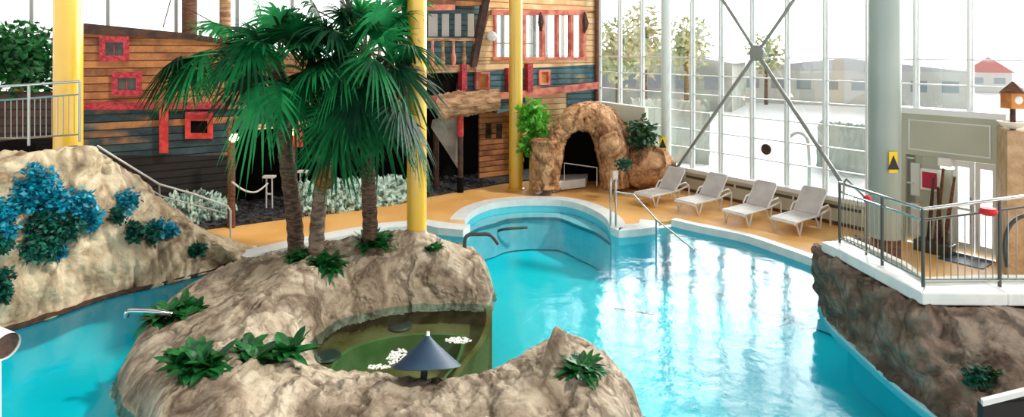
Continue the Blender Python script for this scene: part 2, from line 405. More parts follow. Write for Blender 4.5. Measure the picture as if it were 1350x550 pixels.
# deck polygon
deck_poly = [V((-19, 8.5, 0)), V((-11.5, 8.5, 0))]+left_line+edge_s+right_line+[V((7.2, 3.2, 0)), V((18.2, 3.2, 0)), V((1.0, 27.4, 0)), V((-20, 12.3, 0))]
struct(fill('floor', deck_poly, DECK, M['deck'], .12))
# coping and submerged ledge
def ribbon(path, inner, outer, z0, z1, tap=None):
    mb = MB(); n = len(path); nor = []
    tp_ = tap or (lambda u: 1)
    for i in range(n):
        t = flat(path[min(i+1, n-1)]-path[max(i-1, 0)], 0).normalized(); nor.append(V((-t.y, t.x, 0)))
    A = [path[i]+nor[i]*inner*tp_(i/(n-1)) for i in range(n)]; B = [path[i]+nor[i]*outer*(tp_(i/(n-1)) if outer < -.1 else 1) for i in range(n)]
    for i in range(n-1):
        mb.hexa([flat(A[i], z0), flat(A[i+1], z0), flat(B[i+1], z0), flat(B[i], z0)], [flat(A[i], z1), flat(A[i+1], z1), flat(B[i+1], z1), flat(B[i], z1)])
    return mb
parts = [edge[:8], edge[7:18], edge[17:]]
struct(ribbon(edge[:8], -.02, .5, .0, .19).build('trim_1', M['white_tile']))
struct(ribbon(catmull(edge[8:18], 30), -.02, .42, .0, .195).build('trim_2', M['white_tile']))
struct(ribbon(edge[17:22], -.02, .5, .0, .19).build('trim_3', M['white_tile']))
struct(ribbon(catmull(edge[22:], 30), -.02, .22, .0, .19).build('trim_4', M['white_tile']))
T1 = lambda u: max(.05, min(1, u*5, (1-u)*5)); T2 = lambda u: max(.05, min(1, u*8, (1-u)*2.6))
ea = catmull(edge[8:18], 30); eb = catmull(edge[22:], 30)
struct(ribbon(ea, -.55, -.02, -1.2, -.22, T1).build('trim_5', M['ledge'])); struct(ribbon(eb, -.75, -.02, -1.2, -.2, T2).build('trim_6', M['ledge']))
struct(ribbon(ea, -.60, -.55, -.30, -.21, T1).build('trim_7', M['tile_dark'])); struct(ribbon(eb, -.80, -.75, -.28, -.19, T2).build('trim_8', M['tile_dark']))
# ------------------------------------------------------------------ island (height field)
isl_px = [(646,385),(640,399),(600,397),(550,398),(500,404),(450,417),(420,432),(403,452),(402,468),(420,490),(450,502),(490,510),(530,516),(580,520),(640,514),(680,499),(712,480),(738,462),(765,468),(800,492),(826,520),(836,545)]
outl = [PZ(x, y, 0) for x, y in isl_px]+[V((1.45, 7.55, 0)), V((.9, 7.2, 0)), V((-.3, 6.9, 0)), V((-1.6, 6.75, 0)), V((-3, 6.6, 0)), V((-3.8, 6.6, 0)), V((-4.2, 7.1, 0)), V((-4.72, 7.9, 0))]
outl += [PZ(x, y, 0) for x, y in [(168,525),(170,492),(181,462),(197,440),(212,420),(238,396),(278,372),(318,352),(360,343),(420,337),(480,332),(549,331),(592,338),(622,352)]]
ctl = [(360,333,.55),(395,328,.85),(430,332,.95),(470,322,1.0),(500,315,1.05),(549,319,1.08),(580,322,.95),(605,336,.75),(630,356,.5),(641,377,.3),
 (638,389,.16),(600,388,.2),(560,388,.22),(520,391,.22),(470,400,.22),(430,415,.22),(405,437,.2),(393,460,.2),
 (400,472,.22),(430,483,.28),(470,489,.33),(520,500,.34),(560,507,.34),(600,509,.34),(650,503,.36),(690,488,.42),(715,478,.48),(737,468,.55),(760,470,.56),(790,480,.5),(815,502,.38),(828,524,.2),
 (250,440,.62),(300,430,.72),(350,420,.75),(300,480,.78),(250,500,.72),(200,470,.45),(180,500,.3),(220,540,.62),(300,530,.85),(380,520,.62),(350,455,.66),
 (370,400,.75),(420,370,.8),(340,372,.55),(300,400,.5),(260,410,.42),(500,355,.8),(560,358,.75),(600,366,.5),(480,382,.4),(560,379,.34),(620,375,.32),(430,395,.42),(390,430,.45),
 (450,530,.5),(560,545,.5),(700,520,.5),(760,530,.5)]
cp = np.array([[*PZ(x, y, z)] for x, y, z in ctl]); cp = np.vstack([cp, [[-4, 7.1, .5], [-2.5, 7.1, .3], [-1, 7.3, .3], [.6, 7.6, .25], [-3.2, 13.5, .5], [-1.8, 13.6, .4], [-5, 13.3, .2]]])
def tps_fit(P, lam=.02):
    n = len(P); d = np.linalg.norm(P[:, None, :2]-P[None, :, :2], axis=2); K = np.where(d > 0, d*d*np.log(d+1e-12), 0)+lam*np.eye(n)
    Q = np.hstack([np.ones((n, 1)), P[:, :2]]); A = np.block([[K, Q], [Q.T, np.zeros((3, 3))]])
    return np.linalg.solve(A, np.concatenate([P[:, 2], np.zeros(3)]))
wt = tps_fit(cp)
def tps(X):
    d = np.linalg.norm(X[:, None, :]-cp[None, :, :2], axis=2); K = np.where(d > 0, d*d*np.log(d+1e-12), 0)
    return K @ wt[:-3]+wt[-3]+X @ wt[-2:]
def sdist(X, poly):
    P = np.array([[p.x, p.y] for p in poly]); Q = np.roll(P, -1, 0); best = np.full(len(X), 1e9); ins = np.zeros(len(X), bool)
    for a, b in zip(P, Q):
        ab = b-a; t = np.clip(((X-a) @ ab)/(ab @ ab+1e-12), 0, 1); d = np.linalg.norm(X-(a+t[:, None]*ab), axis=1); best = np.minimum(best, d)
        c = ((a[1] > X[:, 1]) != (b[1] > X[:, 1])) & (X[:, 0] < (b[0]-a[0])*(X[:, 1]-a[1])/(b[1]-a[1]+1e-12)+a[0]); ins ^= c
    return np.where(ins, best, -best)
st = .042; gx = np.arange(-7.2, 2.1, st); gy = np.arange(6.2, 15.2, st)
GX, GY = np.meshgrid(gx, gy); XX = np.stack([GX.ravel(), GY.ravel()], 1)
jit = np.array([noise.noise(V((a*2.1, b*2.1, 3))) for a, b in XX])*.07
sd = sdist(XX, outl)+jit; hh = tps(XX)
kn = PZ(735, 455, .75); dd = np.linalg.norm(XX-np.array([kn.x, kn.y]), axis=1); hh = hh+.42*np.exp(-(dd/.17)**4)
ISL = {}
def isl_h(x, y):
    h = float(tps(np.array([[x, y]]))[0]); return h
kk = np.clip((sd+.12)/.3, 0, 1); kk = np.sqrt(kk*(2-kk))
zz = -.12+(np.clip(hh, .12, 2)+.12)*kk
vs = []; 
for (a, b), z0, s_ in zip(XX, zz, sd):
    f_ = fold(V((a, b, z0)), 1.35)
    fine = noise.noise(V((a*2.2+b*1.2, b*7-a*2, z0*5)))
    amp = max(0, min(1, s_/.25)); amp = amp*.075+.01
    vs.append(V((a+fine*.03, b+f_*.03, z0+(f_-.1)*amp+fine*.03*min(1, max(0, s_/.3)))))
NX = len(gx); fs = []
for j in range(len(gy)-1):
    for i in range(NX-1):
        q = (j*NX+i, j*NX+i+1, (j+1)*NX+i+1, (j+1)*NX+i)
        if max(sd[k] for k in q) > -.14: fs.append(q)
used = sorted({k for q in fs for k in q}); mp_ = {k: i for i, k in enumerate(used)}
mb = MB(); mb.add([vs[k] for k in used], [tuple(mp_[k] for k in q) for q in fs])
def rock_thing(mb, name, m, label, cat='rock', smooth=True):
    return tag(mb.build(name, m, smooth=smooth, sharp=60, recalc=True), label, cat)
ISLAND_ROCK = mb
rock_thing(mb, 'rock_island', M['rock'], 'big grey folded rock island curling around the green whirlpool')
# whirlpool tub
sc_ = V((-1.95, 10.12, 0))
tub = [PZ(x, y, 0) for x, y in isl_px[1:14]]+[PZ(580,520,0), PZ(606,478,0), PZ(630,448,0), PZ(641,420,0)]
tub = catmull(tub+[tub[0]], 90)[:-1]; cen = sum(tub, V((0,0,0)))/len(tub)
def tubring(lv):
    mb = MB(); n = len(tub)
    vs = [flat(cen+(p-cen)*k_, z_) for k_, z_ in lv for p in tub]
    return mb.add(vs, [(j*n+i, j*n+(i+1) % n, (j+1)*n+(i+1) % n, (j+1)*n+i) for j in range(len(lv)-1) for i in range(n)])
t = empty('whirlpool_tub', (cen.x, cen.y, -1.2), 'round olive green whirlpool tub with submerged bench inside the rock island', 'whirlpool')
tubring([(1.07, -1.2), (1.07, -.05), (1.0, -.04), (.985, -.42), (.72, -.44)]).build('bench', M['spa'], t, smooth=True)
tubring([(.73, -.46), (.73, -.41), (.69, -.41), (.68, -.9)]).build('bench_edge', M['spa_rim'], t, smooth=True)
tubring([(.685, -.87), (.4, -.9), (.01, -.9)]).build('tub_floor', M['spa'], t)
for px, py in ((432, 470), (528, 430)):
    p = PZ(px, py, -.4); MB().lathe(p, [(.01, .03), (.2, .03), (.23, .0)], 24).build('seat_pad', M['grille'], t)

mb = MB(); random.seed(31); _b = bmesh.new(); bmesh.ops.create_icosphere(_b, subdivisions=1, radius=1); _v = [v.co.copy() for v in _b.verts]; _f = [tuple(x.index for x in f.verts) for f in _b.faces]; _b.free()
for (px, py, rx, ry, nn_) in ((524, 470, .16, .26, 150), (604, 449, .22, .12, 110), (500, 484, .16, .08, 50)):
    for i in range(nn_):
        a_ = random.uniform(0, 6.28); r_ = random.random()**.7; c = PZ(px, py, 0)+V((math.cos(a_)*r_*rx, math.sin(a_)*r_*ry, .002)); s_ = random.uniform(.008, .032)
        mb.add([c+V((v.x*s_, v.y*s_, v.z*s_*.35)) for v in _v], _f)
tag(mb.build('glints', M['white'], smooth=True), 'white foam bubbling on the whirlpool water', 'glints', kind='stuff')  # white blobs standing in for reflections on the bubbling water
# ------------------------------------------------------------------ left rock
def rows(*rs): return [[PZ(*p) if len(p) == 3 else V(p) for p in r] for r in rs]
bot = [(-70,462,0),(0,440,0),(70,418,0),(135,395,0),(200,379,0),(260,364,0),(322,347,0)]
bp_ = [PZ(*p) for p in bot]
top = [PZ(*p) for p in [(-70,206,3.0),(0,206,3.0),(62,198,3.0),(118,192,3.0),(165,222,2.35),(225,268,1.4),(318,341,.2)]]
under = [flat(p, -.06)+V((-.1, .45, 0)) for p in bp_]
lip = [p+V((-.03, .10, .12)) for p in bp_]
mid1 = [b.lerp(t_, .38)+V((0, -.12*min(1, t_.z), 0)) for b, t_ in zip(lip, top)]
mid2 = [b.lerp(t_, .78)+V((0, -.22*min(1, t_.z/2), 0)) for b, t_ in zip(lip, top)]
top = [p+V((0, 0, -.08)) for p in top]
back1 = [p+V((.1, .5, -.08 if i < 3 else -.45*min(1, p.z))) for i, p in enumerate(top)]; back2 = [flat(p+V((.25, .9, 0)), p.z-.25 if i < 3 else p.z*.35) for i, p in enumerate(top)]
back3 = [flat(p+V((.5, 1.2, 0)), 0) for p in top]
mb = loft([under, bp_, lip, mid1, mid2, top, back1, back2, back3], 190, 110, .13, .85, .3)
LEFT_ROCK = mb
rock_thing(mb, 'rock_wall', M['rock_l'], 'tall sandy rock mass sloping down at the left side of the pool')
struct(ribbon(catmull(bp_[:-1]+[PZ(318,348.5,0)], 50), -.03, .18, -.02, .06).build('trim_13', M['brown_d']))
# right rock
bt = [V((6.45, 11.6, 0)), V((5.85, 11.45, 0)), PZ(1083,405), PZ(1098,432), PZ(1125,458), PZ(1160,490), PZ(1200,524), PZ(1245,560), PZ(1300,615), PZ(1380,690), V((6.1, 5.6, 0)), V((6.4, 4.4, 0))]
tt = [V((7.0, 11.9, 1.25)), PZ(1088,321,1.3), PZ(1074,324,1.3), PZ(1096,329,1.32), PZ(1125,343,1.32), PZ(1160,362,1.32), PZ(1213,388,1.32), PZ(1275,387,1.35), PZ(1330,386,1.35), PZ(1420,386,1.35), V((9.4, 8.7, 1.33)), V((11, 8.4, 1.3))]
und = [flat(p, -.06)+V((.5, .2, 0)) for p in bt]; lp = [b.lerp(c, .05)+V((0, 0, .15)) for b, c in zip(bt, tt)]
m1 = [b.lerp(c, .42)+V((-.10, -.10, 0)) for b, c in zip(bt, tt)]; m2 = [b.lerp(c, .8)+V((-.08, -.12, .05)) for b, c in zip(bt, tt)]
bk = [p+V((.2, .25, -.16)) for p in tt]; bk2 = [flat(p+V((.35, .45, 0)), .1) for p in tt]
tt = [p+V((0, 0, -.08 if i < 3 else -.12)) for i, p in enumerate(tt)]
mb = loft([und, bt, lp, m1, m2, tt, bk, bk2], 190, 96, .11, 1.0, .4); RIGHT_ROCK = mb
rock_thing(mb, 'rock_wall', M['rock_r'], 'brown folded rock wall below the balcony railing on the right')
struct(ribbon(catmull(bt[2:], 50), -.05, .12, -.1, .05).build('trim_14', M['ledge']))
cop = [PZ(*p) for p in [(1092,318,1.4),(1120,330,1.4),(1163,352,1.4),(1217,382,1.4),(1318,382,1.4),(1430,382,1.4),(1660,384,1.4)]]
cop = [V((p.x, p.y, 1.4)) for p in cop]
t = empty('terrace_kerb', (6.2, 9.5, 1.2), 'white kerb running along the top of the brown rock wall', 'kerb')
ribbon(cop, -.15, .34, 1.22, 1.4).build('kerb_stone', M['white_tile'], t, bevel=.02)
ribbon(cop, .3, .42, .15, 1.46).build('inner_panel', M['grey_panel'], t)

from mathutils.bvhtree import BVHTree
BV = {}
def hit(mb, px, py, back=0.0):
    if id(mb) not in BV: BV[id(mb)] = BVHTree.FromPolygons([tuple(p) for p in mb.v], mb.f)
    o_ = V((0, 0, CZ)); d = (PY(px, py, 10)-o_).normalized(); h = BV[id(mb)].ray_cast(o_, d)[0]
    return h+d*back if h is not None else PZ(px, py, .6)
def ih(px, py, back=0.0): return hit(ISLAND_ROCK, px, py, back)
# ------------------------------------------------------------------ columns
def column(px, py, z, wpx, m, label, Y=None, base=None, top=8.5):
    p = PZ(px, py, z) if Y is None else PY(px, py, Y); p.z = z
    r_ = wpx/2/F*p.y
    t = empty('column', p, label, 'column')
    MB().tube([p, V((p.x, p.y, top))], r_, 40).build('shaft', m, t, smooth=True)
    MB().lathe(p, [(r_+.05, 0), (r_+.05, .05), (r_+.01, .07)], 40).build('base_ring', base or m, t)
    return t, p, r_
column(680, 250, DECK, 18, M['yellow'], 'slim yellow column standing on the far deck before the ship stern')
p_ = PZ(549.5, 318, 1.0); column(549.5, 318, ih(549.5,322).z-.12, 26, M['yellow'], 'yellow column rising from the rock island beside the palms')
column(90, 170, .1, 33, M['yellow'], 'thick yellow column behind the left balcony railing', Y=13.3)
ct, cp878, _ = column(878, 246, DECK, 13, M['white_col'], 'slim white grey column between cave boulder and loungers')
ct2, cp1166, rr = column(1166, 345, DECK, 38, M['grey_col'], 'thick grey green column behind the right railing')
MB().lathe(cp1166, [(rr+.012, .0), (rr+.012, .55), (rr+.0, .56)], 40).build('kick_band', M['brown'], ct2)
# signs on columns
def sign(px0, py0, px1, py1, Y, label, split):
    a = PY(px0, py0, Y); b = PY(px1, py1, Y)
    t = empty('warning_sign', ((a.x+b.x)/2, Y, b.z), label, 'sign')
    zs = a.z+(b.z-a.z)*split
    MB().box(((a.x+b.x)/2, Y, (a.z+zs)/2), b.x-a.x, .02, a.z-zs).build('yellow_panel', M['signy'], t)
    if split < 1: MB().box(((a.x+b.x)/2, Y, (b.z+zs)/2), b.x-a.x, .02, zs-b.z).build('red_panel', M['signr'], t)
    c = V(((a.x+b.x)/2, Y-.014, (a.z+zs)/2)); h = (a.z-zs)*.34
    MB().prism([c+V((-h*.8, 0, -h)), c+V((h*.8, 0, -h)), c+V((0, 0, h))], V((0, .006, 0))).build('symbol', M['signk'], t)
sign(869, 180, 878, 206, cp878.y-.26, 'small yellow and red warning sign on the slim white column', .68)
sign(1172, 200, 1183, 228, cp1166.y-.36, 'yellow warning sign on the thick grey column', 1)

# ------------------------------------------------------------------ window wall
ucol = []
base_inv = 1/(1088-100.0)
us = {k: Wu(100+1/(base_inv-.0000545*k)) for k in range(-5, 7)}
step = (us[1]-us[0])
allu = [us[0]+step*k for k in range(-14, 13)]
def wbox(mb, u0, u1, z0, z1, o0, o1):
    c = W((u0+u1)/2, (z0+z1)/2, (o0+o1)/2); mb.box(c, abs(u1-u0), abs(o1-o0), z1-z0, WD, WN); return mb
u_end = Wu(1700); u_start = allu[0]; u_mid = Wu(1187)
ROWS = [.95, 1.6, 2.22, 2.83, 3.42, 4.05, 4.66, 9.0]
wi = 1
for i in range(len(allu)-1):
    a, b = allu[i], allu[i+1]
    if a > Wu(1600): break
    z0 = 3.42 if a > u_mid-.5 else .95
    t = bpy.data.objects.new('window_%d' % wi, None); COL.objects.link(t); p = W((a+b)/2, z0, 0); t.location = p; WL[t.name] = p; t['kind'] = 'structure'
    wi += 1
    rs = [z for z in ROWS if z >= z0-.01]
    mb = MB(); wbox(mb, a-.028, a+.028, z0, 9, -.06, .10)
    wbox(mb, a+.045, a+.075, z0, 9, -.05, .02)
    for z in rs[1:-1]: wbox(mb, a+.03, b-.03, z-.017, z+.017, -.03, .05)
    mb.build('window_frame', M['white_metal'] if a < Wu(860) else M['brace'] if False else M['white_metal'], t)
    g = MB(); wbox(g, a, b, z0, 9, -.008, 0); g.build('window_pane', M['glass'], t)
# low wall, sill
mb = MB(); wbox(mb, u_start, u_mid, 0, .93, -.2, .06); struct(mb.build('wall_right', M['cream']))
mb = MB(); wbox(mb, u_start, u_mid, .84, .97, -.1, .34); struct(mb.build('trim_10', M['white_metal'], bevel=.02))
t = empty('wall_grille', W(Wu(1000), .5, .1), 'long dark slotted grille on the low cream wall behind the loungers', 'grille')
mb = MB(); wbox(mb, Wu(905), Wu(1140), .60, .68, .06, .085); mb.build('slot', M['grille'], t)
mb = MB()
for k in range(7): wbox(mb, Wu(905)+k*1.9, Wu(905)+k*1.9+.05, .56, .72, .06, .11)
mb.build('clip', M['white_metal'], t)
mb = MB(); wbox(mb, u_start, Wu(1140), DECK, .24, .06, .10); struct(mb.build('baseboard_right', M['brown']))
# wall behind cave left end: beige parapet
mb = MB(); a = S(786, 140, -.3); 
t_ = MB(); t_.prism([PY(788,134,21.9), PY(850,142,21.3), PY(850,200,21.3), PY(788,200,21.9)], V((.2,.35,0)))
struct(t_.build('wall_low', M['cream']))
# steel X brace
Yh = W(Wu(998, .25), 0, .25)
t = empty('cross_brace', W(Wu(998, .25), 1.0, .25), 'grey steel X brace with round hub across the window wall', 'brace')
def wp(px, py, off=.25): return W(Wu(px, off), Wz(px, py, off), off)
hub = wp(998, 70)
for a in ((885,232), (1109,240), (935,-28), (1066,-28)):
    MB().tube([hub, wp(*a)], .055, 12).build('strut', M['brace'], t, smooth=True)
Mx = Matrix([[WD.x, 0, WN.x], [WD.y, 0, WN.y], [0, 1, 0]])
MB().lathe(hub, [(.01, .08), (.22, .08), (.24, .04), (.24, -.04), (.22, -.08), (.01, -.08)], 28, Mx).build('hub', M['brace'], t)
c = wp(1010, 197, .08)
tag(MB().lathe(c, [(.01, .03), (.15, .03), (.165, .0), (.15, -.03), (.01, -.03)], 28, Mx).build('sensor_disc', M['brown_d']), 'dark round disc fixed to the window wall under the brace hub', 'disc')

# entrance lobby wall
uA, uB = Wu(1187), Wu(1330)
zt = 3.36
mb = MB(); wbox(mb, uA, uB, 2.32, zt, -.15, .12); wbox(mb, uA, uA+.16, DECK, 2.32, -.15, .12); wbox(mb, uB-.2, uB, DECK, 2.32, -.15, .12)
wbox(mb, Wu(1218), Wu(1256), DECK, 2.32, -.15, .08)
struct(mb.build('wall_lobby', M['grey_panel']))
mb = MB(); wbox(mb, uA-.02, uB+.03, zt-.02, zt+.12, -.2, .3); struct(mb.build('trim_11', M['white_metal']))
mb = MB()
for (a, b, z0, z1) in ((uA+.25, uB-.3, 3.16, 3.19), (uA+.25, uB-.3, 2.44, 2.47)): wbox(mb, a, b, z0, z1, .12, .145)
for a in (uA+.25, uB-.3): wbox(mb, a-.015, a+.015, 2.44, 3.19, .12, .145)
struct(mb.build('trim_12', M['white_metal']))
t = bpy.data.objects.new('door_1', None); COL.objects.link(t); t.location = W(Wu(1207), DECK, 0); WL[t.name] = V(t.location); t['kind'] = 'structure'
mb = MB(); wbox(mb, uA+.16, Wu(1218), DECK, 2.3, -.06, .0); mb.build('door_leaf', M['grey_panel'], t)
mb = MB(); wbox(mb, Wu(1201), Wu(1213), 1.3, 2.1, 0, .015); wbox(mb, Wu(1201), Wu(1213), .35, 1.1, 0, .015); mb.build('door_panel', M['white_metal'], t)
mb = MB(); mb.tube([W(Wu(1215), 1.15, .06), W(Wu(1212), 1.15, .06)], .015); mb.build('door_handle', M['chrome'], t)
t = bpy.data.objects.new('door_2', None); COL.objects.link(t); t.location = W(Wu(1285), DECK, 0); WL[t.name] = V(t.location); t['kind'] = 'structure'
mb = MB(); d0, d1 = Wu(1257), uB-.2
dm = (d0+d1)/2
for a, b in ((d0, dm-.01), (dm+.01, d1)):
    mb = MB(); wbox(mb, a, a+.09, DECK, 2.3, -.05, .02); wbox(mb, b-.09, b, DECK, 2.3, -.05, .02)
    wbox(mb, a+.09, b-.09, 2.16, 2.3, -.05, .02); wbox(mb, a+.09, b-.09, DECK, .4, -.05, .02); wbox(mb, a+.09, b-.09, 1.15, 1.21, -.05, .02)
    lf = mb.build('door_leaf', M['white_metal'], t)
    mb = MB(); wbox(mb, a+.09, b-.09, .4, 2.16, -.02, -.012); mb.build('pane', M['glass'], lf)
mb = MB(); mb.tube([W(dm-.06, .9, .08), W(dm-.06, 1.5, .08)], .02); mb.build('door_handle', M['chrome'], t)
mb = MB(); wbox(mb, d0, d1, DECK, DECK+.02, .15, .95); tag(mb.build('door_mat', M['slate']), 'dark blue mat on the floor in front of the glass door', 'mat')
# fire cabinet
t = empty('fire_cabinet', W(Wu(1226, .2), Wz(1226, 252, .2), .2), 'crimson and white wall cabinet beside the lobby door', 'cabinet')
mb = MB(); wbox(mb, Wu(1214, .2), Wu(1240, .2), Wz(1226, 251, .2), Wz(1226, 223, .2), .12, .24); mb.build('cabinet_box', M['white'], t, bevel=.01)
mb = MB(); wbox(mb, Wu(1217, .2), Wu(1236, .2), Wz(1226, 248, .2), Wz(1226, 227, .2), .24, .255); mb.build('front_panel', M['crimson'], t)
t = empty('emergency_light', W(Wu(1246, .2), Wz(1246, 219, .2), .2), 'white emergency light box above the glass door', 'light')
mb = MB(); wbox(mb, Wu(1238, .2), Wu(1256, .2), Wz(1246, 219, .2), Wz(1246, 208, .2), .13, .3); mb.build('housing', M['white'], t, bevel=.02)
mb = MB(); wbox(mb, Wu(1239, .3), Wu(1255, .3), Wz(1246, 222, .2), Wz(1246, 219, .2), .14, .29); mb.build('diffuser', mat('soft_glow', (1, 1, .95, 1), emit=1.5), t)
# potted dry plant by the door
pb = W(Wu(1232, .5), DECK, .5)
t = empty('stick_planter', pb, 'dark low planter with tall driftwood sticks beside the fire cabinet', 'planter')
MB().box(pb+V((0, 0, .13)), .75, .4, .26, WD, WN).build('planter_box', M['dark_steel'], t, bevel=.02)
for i, (du, le, tl) in enumerate(((-.12, 1.5, .1), (.02, 1.75, .16), (.12, 1.3, -.05), (.2, 1.6, .2))):
    q = pb+WD*du+V((0, 0, .24)); MB().tube([q, q+WD*tl*.5+V((0, 0, le*.5)), q+WD*tl+V((0, 0, le))], [.05, .04, .025], 8).build('stick', M['brown'] if i % 2 else M['brown_d'], t)
# far right stucco pier and lantern
a = PY(1328, 170, 12.6); tb = MB(); tb.prism([flat(a, DECK), flat(a+V((.8, -.2, 0)), DECK), flat(a+V((1.6, .6, 0)), DECK), flat(a+V((.5, .9, 0)), DECK)], V((0, 0, a.z-.2)))
struct(tb.build('wall_pier', M['stucco']))
q = PY(1344, 172, 12.5); q0 = V((q.x+.15, q.y+.35, a.z-.05))
t = empty('wood_lantern', q0, 'wooden birdhouse lantern on a post above a white bowl at the right edge', 'lantern')
MB().tube([q0, q0+V((0, 0, .95))], .05).build('post', M['brown_d'], t)
MB().box(q0+V((0, 0, .62)), .3, .3, .34).build('lantern_body', M['orange'], t, bevel=.01)
MB().lathe(q0+V((0, 0, .78)), [(.3, 0), (.27, .04), (.02, .24), (.0, .25)], 4).build('lantern_roof', M['brown'], t)
MB().lathe(q0+V((0, -.155, .64)), [(.09, 0), (.07, .015), (.01, .02)], 20, Matrix([[1,0,0],[0,0,-1],[0,1,0]])).build('round_glass', M['white'], t)
MB().lathe(q0+V((0, 0, .02)), [(.05, 0), (.2, .06), (.27, .16), (.24, .16), (.17, .08), (.01, .05)], 28).build('bowl', M['white'], t, smooth=True)

# ------------------------------------------------------------------ railings
def railing(loc, base, top, n_bal, label, sec=.16, low=.1, mtop='chrome', mbal='steel', postat=None, r=.026):
    t = empty('railing', loc, label, 'railing')
    MB().tube(top, r, 10).build('top_rail', M[mtop], t, smooth=True)
    MB().tube([p-V((0, 0, sec)) for p in top], r*.7, 8).build('middle_rail', M[mtop], t, smooth=True)
    MB().tube([p+V((0, 0, low)) for p in base], r*.7, 8).build('lower_rail', M[mtop], t, smooth=True)
    for i in range(len(base)):
        if postat and i not in postat: continue
        MB().tube([base[i], top[i]], .024, 10).build('post', M['dark_steel' if mbal == 'dark' else 'steel'], t, smooth=True)
    for i in range(len(base)-1):
        for k in range(1, n_bal[i]):
            f_ = k/n_bal[i]; a = base[i].lerp(base[i+1], f_)+V((0, 0, low)); b = top[i].lerp(top[i+1], f_)-V((0, 0, sec))
            MB().tube([a, b], .008, 6).build('baluster', M['steel'], t)
    return t
rb = [PZ(1107,320,1.4), PZ(1163,350,1.4), PZ(1217,378,1.4), PZ(1318,378,1.4), PZ(1440,378,1.4), PZ(1650,379,1.4)]
rt = [PY(1107,241,rb[0].y), PY(1163,259,rb[1].y), PY(1217,276,rb[2].y), PY(1318,263,rb[3].y), PY(1440,247,rb[4].y), PY(1650,247,rb[5].y)]
railing(rb[2], rb, rt, [11, 8, 11, 11, 18], 'steel balustrade on the kerb above the brown rock wall', mbal='dark')
t = empty('folding_gate', rb[0]+V((.15, .1, 0)), 'small angled steel gate with red button at the balustrade corner', 'gate')
g0, g1, g2 = PY(1116,236,10.8), PY(1142,262,10.3), PY(1142,346,10.3)
MB().tube([PY(1112,262,10.8), PY(1113,240,10.8), g0, g1], .02).build('gate_rail', M['steel'], t, smooth=True)
MB().tube([g2, g1], .018).build('gate_post', M['dark_steel'], t)
MB().lathe(g1+V((0, -.03, 0)), [(.01, .07), (.05, .05), (.065, 0), (.05, -.05), (.01, -.07)], 16).build('red_button', M['signr'], t, smooth=True)
p = PY(1303, 279, rb[3].y-.03)
tag(MB().lathe(p, [(.01, .06), (.1, .05), (.12, 0), (.08, -.05), (.01, -.06)], 16).build('red_knob', M['signr'], smooth=True), 'small red knob on the balustrade before the glass door', 'knob')
q = [PY(1328,352,8.95), PY(1325,330,8.95), PY(1327,308,8.95), PY(1336,292,8.95), PY(1352,284,8.95), PY(1380,280,8.95)]
tag(MB().tube(catmull(q, 20), .03, 10).build('curved_handle', M['dark_steel'], smooth=True), 'dark curved pipe arch behind the right end of the balustrade', 'pipe')
# left balcony railing on the rock
lb = [PZ(-90,196,3.05), PZ(38,192,3.05), PZ(105,187,3.05)]
lt = [PY(-90,119,lb[0].y), PY(38,112,lb[1].y), PY(105,107,lb[2].y)]
railing(lb[1], lb, lt, [16, 9], 'chrome balustrade on top of the tall sandy rock', sec=.26, low=.15)
t = empty('stair_handrail', PZ(135,205,2.9), 'pale handrail running down behind the sandy rock to the deck', 'handrail')
hp = [PY(128,192,13.9), PY(150,206,14.0), PY(210,243,14.3), PY(256,256,14.6), PY(300,272,14.8), PY(304,278,14.8), PY(304,330,14.8)]
MB().tube(hp, .024, 8).build('upper_rail', M['rope'], t, smooth=True)
MB().tube([PY(180,240,14.2), PY(214,259,14.3), PY(300,282,14.8)], .02, 8).build('lower_rail', M['rope'], t, smooth=True)
MB().tube([PY(210,243,14.3), PY(211,300,14.3)], .02, 8).build('post', M['steel'], t)

